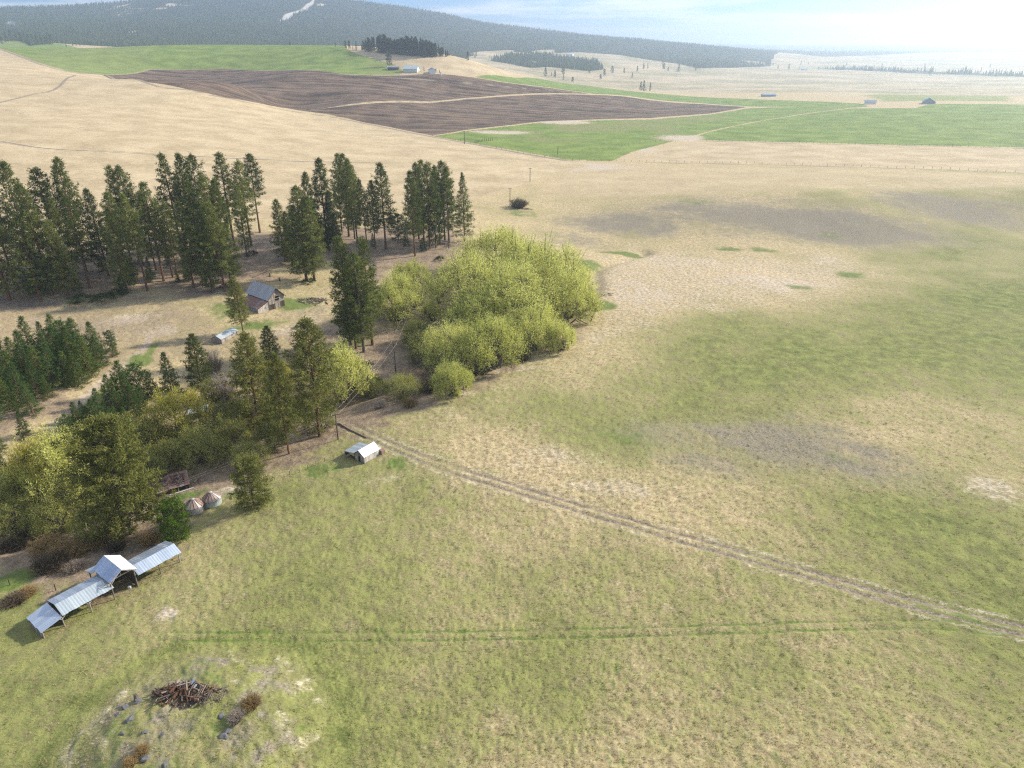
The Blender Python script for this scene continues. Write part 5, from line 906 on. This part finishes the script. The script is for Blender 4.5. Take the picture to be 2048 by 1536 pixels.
# ------------------------------------------------------------------ deadwood, mound, rocks
def twisted_log(name, pts, r0, r1, mat, label, cat='log'):
    P_ = [Vector(ground(a, b)) + Vector((0, 0, r0 * .5)) for a, b in pts]; n = len(P_); o = MB().tube(P_, [r0 + (r1 - r0) * i / (n - 1) for i in range(n)], 6).build(name, MAT[mat]); tag(o, label, cat)
twisted_log('fallen_log', [(668,848),(681,849.5),(698,860),(715,868),(734,877)], .28, .2, 'deadwood', 'long pale fallen log between the near pole and the small hut'); twisted_log('fallen_log', [(505,556),(520,549),(535,543),(546,538)], .22, .1, 'bark_grey', 'thin dark fallen branch uphill of the barn'); twisted_log('fallen_log', [(515,551),(522,547),(528,549)], .12, .06, 'bark_grey', 'small broken branch beside the thin fallen one')
def brush_pile(px, py, n, rx, ry, hh, mats, label, lmin=1.0, lmax=2.6, rad=(.04, .1), seed=1):
    p = ground(px, py); root = empty('brush_pile', p); tag(root, label, 'brush pile'); rg = random.Random(seed)
    for i in range(n):
        a, q = rg.uniform(0, 6.28), math.sqrt(rg.random()); x, y = math.cos(a) * q * rx, math.sin(a) * q * ry; z = gz(p[0] + x, p[1] + y) - p[2] + rg.uniform(.02, hh * (1 - q * .8)); d = rg.uniform(0, 3.14); e = rg.uniform(-.3, .3); L = rg.uniform(lmin, lmax); r = rg.uniform(*rad); v = Vector((math.cos(d) * L / 2, math.sin(d) * L / 2, math.sin(e) * L / 2)); c = Vector((x, y, z))
        MB().tube([c - v, c + Vector((0, 0, rg.uniform(-.05, .08))), c + v], [r, r * .9, r * .6], 6).build('branch', MAT[rg.choice(mats)], root)
    return root, p
rt, pp = brush_pile(365, 1387, 150, 3.9, 1.8, 1.1, ['redlog', 'bark', 'wood_dark', 'bark_grey', 'deadwood', 'wood_dark'], 'burn pile of reddish logs and branches on top of the mound', .7, 2.2, (.05, .14), 3)
for x, y, z, r in [(-.6, -1.0, .45, .2), (.1, -.7, .55, .15), (-1.2, -.4, .7, .17)]:
    lg = MB().tube([(x, y, z), (x + .3, y + .9, z + .1)], r, 12).build('log', MAT['redlog'], rt); MB().tube([(x - .004, y - .012, z), (x, y, z)], r * .96, 12).build('cut_face', MAT['cut'], lg)
for a, b, w in [((.9, .75, .8), (1.25, 1.1, 1.15), .35), ((1.3, .3, .55), (1.6, .75, .75), .3)]: MB().beam(a, b, w, .02).build('scrap_sheet', MAT['scrap'], rt)
MB().beam((-.8, .5, .7), (1.1, 1.0, .9), .12, .14).build('plank', MAT['wood'], rt)
brush_pile(415, 1390, 110, 2.4, 1.6, .6, ['deadwood', 'bark_grey', 'deadwood'], 'grey twig heap right of the reddish burn pile', .6, 1.6, (.02, .05), 5); brush_pile(628, 602, 70, 5.0, 2.6, .7, ['deadwood', 'bark_grey'], 'low heap of grey branches right of the barn', 1.5, 3.5, (.05, .12), 6); brush_pile(720, 728, 50, 3.4, 2.0, .9, ['bark_grey', 'wood_dark'], 'dark dead branches below the red-trunked pines', 1.5, 3.5, (.05, .1), 7); brush_pile(1215, 590, 30, 3, 2, .2, ['deadwood'], 'pale scattered sticks beside the green seep', .8, 2, (.03, .06), 8)
brush_pile(1052, 418, 30, 3.5, 1.6, .5, ['deadwood', 'bark_grey'], 'pale branches at the foot of the lone dark bush', 1, 2.5, (.06, .12), 9); brush_pile(880, 578, 24, 2.4, 1.8, 1.2, ['wood_dark', 'deadwood'], 'dark tangle of dead branches in the gap of the willows', 1.5, 3, (.06, .12), 10)
for px, py, h, lb in [(325, 955, 5.5, 'bare pale dead tree leaning over the collapsed shed'), (392, 965, 4.0, 'small bare dead tree at the right end of the collapsed shed')]:
    p = ground(px, py); root = empty('dead_tree', p); tag(root, lb, 'tree'); rg = random.Random(px); m = MB()
    for k in range(9):
        a = rg.uniform(0, 6.28); q = [Vector((0, 0, -.2))]; d = Vector((math.cos(a) * .6, math.sin(a) * .6, rg.uniform(.5, 1))); 
        for j in range(5): q.append(q[-1] + d * h / 6); d = (d + Vector((rg.uniform(-.35, .35), rg.uniform(-.35, .35), rg.uniform(-.3, .2)))).normalized()
        m.tube(q, [.07, .055, .045, .035, .025, .012], 5)
        for j in (2, 3, 4): m.tube([q[j], q[j] + Vector((rg.uniform(-1, 1), rg.uniform(-1, 1), rg.uniform(0, .8))) * h * .14], [.03, .01], 4)
    m.build('branches', MAT['deadwood'], root)
def rock(px, py, s, label, seed):
    p = ground(px, py); rg = np.random.default_rng(seed); import bmesh; bm = bmesh.new(); bmesh.ops.create_icosphere(bm, subdivisions=2, radius=1)
    for v in bm.verts:
        n = v.co.normalized(); k = 1 + .28 * math.sin(n.x * 4 + seed) * math.cos(n.y * 5 - seed) + rg.normal() * .06; v.co = Vector((n.x * k * s, n.y * k * s * .75, n.z * k * s * .55))
    me = bpy.data.meshes.new('rock'); bm.to_mesh(me); bm.free(); me.materials.append(MAT['rock']); o = link('rock', me, None, (p[0], p[1], p[2] - s * .05), (0, 0, seed)); tag(o, label, 'rock', 'rocks on the mound')
for i, (a, b, s, lb) in enumerate([(250,1415,.55,'blue-grey rock at the left rim of the mound'), (276,1403,.6,'dark rock beside the stump at the left rim of the mound'), (260,1440,.6,'flat bluish rock left of the burn pile'), (236,1430,.45,'small rock at the outer left of the mound'), (447,1473,.6,'pale blue-grey rock below the grey bush'), (455,1462,.5,'rock touching the pale blue-grey one under the grey bush'), (442,1432,.5,'dark rock left of the grey bush'), (515,1402,.5,'grey rock behind the orange-tan bush'), (290,1465,.45,'low grey rock in the middle of the mound'), (326,1470,.4,'pale flat rock near the mound centre'), (245,1467,.35,'small bluish rock low on the left of the mound'), (290,1516,.55,'dark rock under the tan bush at the frame bottom'), (330,1530,.45,'dark rock at the bottom edge of the mound')]): rock(a, b, s, lb, i + 2)
for px, py, h, lb in [(273,1400,.9,'short dark stump on the left rim of the mound'), (540,553,1.2,'short stump uphill of the barn, left one'), (559,562,1.2,'short stump behind the barn, right one')]:
    p = ground(px, py); o = MB().tube([(0, 0, -.2), (.05, 0, h * .5), (0, .05, h)], [.35, .25, .2], 8).build('stump', MAT['bark_grey']); o.location = p; tag(o, lb, 'stump')
for px, py, lb in [(20, 1170, 'old fence post left of the long shed'), (112, 1181, 'old dark fence post behind the left roof of the long shed'), (34, 1195, 'old fence post near the grey brush at the left')]:
    p = ground(px, py); o = MB().tube([(0, 0, -.3), (.03, 0, .7), (.06, 0, 1.3)], [.09, .085, .08], 6).build('old_post', MAT['pole']); o.location = p; tag(o, lb, 'post', 'old posts behind the shed')
print('objects', round(time.time() - T0, 1))

# ------------------------------------------------------------------ grass tufts over the near pasture
def grass():
    rng = np.random.default_rng(77); n = 220000; u = rng.random(n)
    r = 46 + (300 - 46) * u ** 1.15; a = rng.uniform(-.87, .87, n); x, y = r * np.sin(a), r * np.cos(a)
    i = np.clip(np.searchsorted(GR[:, 0], r), 0, GR.shape[0] - 1); j = np.clip(np.searchsorted(GV[0], a), 0, GR.shape[1] - 1)
    keep = (GM['track'][i, j] < .3) & (GM['wet_and_shadow'][i, j] < .4) & (GM['pale'][i, j] < .6) & (rng.random(n) < np.clip((300 - r) / 160, 0, 1) * np.clip(1.0 - .6 * np.clip(GM['lush'][i, j], 0, 1), .25, 1)); x, y, i, j = x[keep], y[keep], i[keep], j[keep]; z = GZ[i, j] - .02
    me = bpy.data.meshes.new('grass'); me.vertices.add(len(x)); me.vertices.foreach_set('co', np.stack([x, y, z], 1).astype(np.float32).ravel()); me.update()
    o = link('grass', me); tag(o, 'short dry and green grass tufts covering the pasture', 'grass', None, 'stuff')
    g = NT('grass_tuft'); rv = g.n('ObjectInfo').outputs['Random']; c = g.mix(g.ramp(rv, .45, .75), (0.62, 0.52, 0.31), (0.26, 0.29, 0.085)); c = g.mix(g.ramp(rv, 0, .45), (0.46, 0.37, 0.22), c)
    d = g.n('BsdfDiffuse'); g.put(d.inputs[0], c); t = g.n('BsdfTranslucent'); g.put(t.inputs[0], c); m = g.n('MixShader'); m.inputs[0].default_value = .3; g.t.links.new(d.outputs[0], m.inputs[1]); g.t.links.new(t.outputs[0], m.inputs[2]); gm = g.done(m.outputs[0])
    cl = bpy.data.collections.new('tuft_shapes'); shapes = []
    for k in range(3):
        rg = np.random.default_rng(k + 5); V, F = tufts(rg.normal(size=(4, 3)) * np.array([.16, .16, 0]), np.zeros((4, 3)), .17, 4, rg, .24, .9, .10); V[:, 2] = np.maximum(V[:, 2], -.03); shapes.append(mesh_np('tuft', V, F, gm))
    nt = bpy.data.node_groups.new('grass_tufts', 'GeometryNodeTree'); nt.interface.new_socket('Geometry', in_out='INPUT', socket_type='NodeSocketGeometry'); nt.interface.new_socket('Geometry', in_out='OUTPUT', socket_type='NodeSocketGeometry')
    N = nt.nodes; L = nt.links; gi = N.new('NodeGroupInput'); go = N.new('NodeGroupOutput'); jn = N.new('GeometryNodeJoinGeometry')
    vol = V.copy()
    ip = N.new('GeometryNodeInstanceOnPoints'); L.new(gi.outputs[0], ip.inputs['Points'])
    for k, sh in enumerate(shapes):
        so_ = bpy.data.objects.new('tuft_shape', sh); cl.objects.link(so_)
    ci = N.new('GeometryNodeCollectionInfo'); ci.inputs['Collection'].default_value = cl; ci.inputs['Separate Children'].default_value = True; ci.inputs['Reset Children'].default_value = True
    L.new(ci.outputs[0], ip.inputs['Instance']); ip.inputs['Pick Instance'].default_value = True
    rr = N.new('FunctionNodeRandomValue'); rr.data_type = 'FLOAT_VECTOR'; rr.inputs[0].default_value = (-.1, -.1, 0); rr.inputs[1].default_value = (.1, .1, 6.283); e2r = N.new('FunctionNodeEulerToRotation'); L.new(rr.outputs[0], e2r.inputs[0]); L.new(e2r.outputs[0], ip.inputs['Rotation'])
    rs = N.new('FunctionNodeRandomValue'); rs.data_type = 'FLOAT'; rs.inputs[2].default_value = .5; rs.inputs[3].default_value = 1.35; rs.inputs['Seed'].default_value = 3; L.new(rs.outputs[1], ip.inputs['Scale'])
    L.new(ip.outputs[0], go.inputs[0]); md = o.modifiers.new('tufts', 'NODES'); md.node_group = nt
grass()
print('grass', round(time.time() - T0, 1))
# ------------------------------------------------------------------ haze
def build_haze():
    zt = float(GZ.max()) + 45; zb = float(GMIN) - 1.0; s = 17800.0
    v = [(x, y, z) for z in (zb, zt) for y in (-s, s) for x in (-s, s)]
    me = bpy.data.meshes.new('haze'); me.from_pydata(v, [], [(0, 2, 3, 1), (4, 5, 7, 6), (0, 1, 5, 4), (2, 6, 7, 3), (0, 4, 6, 2), (1, 3, 7, 5)])
    o = bpy.data.objects.new('haze', me); col.objects.link(o); o['kind'] = 'stuff'
    o['label'] = 'pale haze lying over the whole valley and hills'; o['category'] = 'haze'
    g = NT('haze'); p = g.n('VolumePrincipled'); p.inputs['Color'].default_value = (0.72, 0.87, 1.0, 1); p.inputs['Density'].default_value = 1.9e-4; p.inputs['Anisotropy'].default_value = 0.60
    g.t.links.new(p.outputs[0], g.out.inputs['Volume']); me.materials.append(g.m)
build_haze()
print('done', round(time.time() - T0, 1))
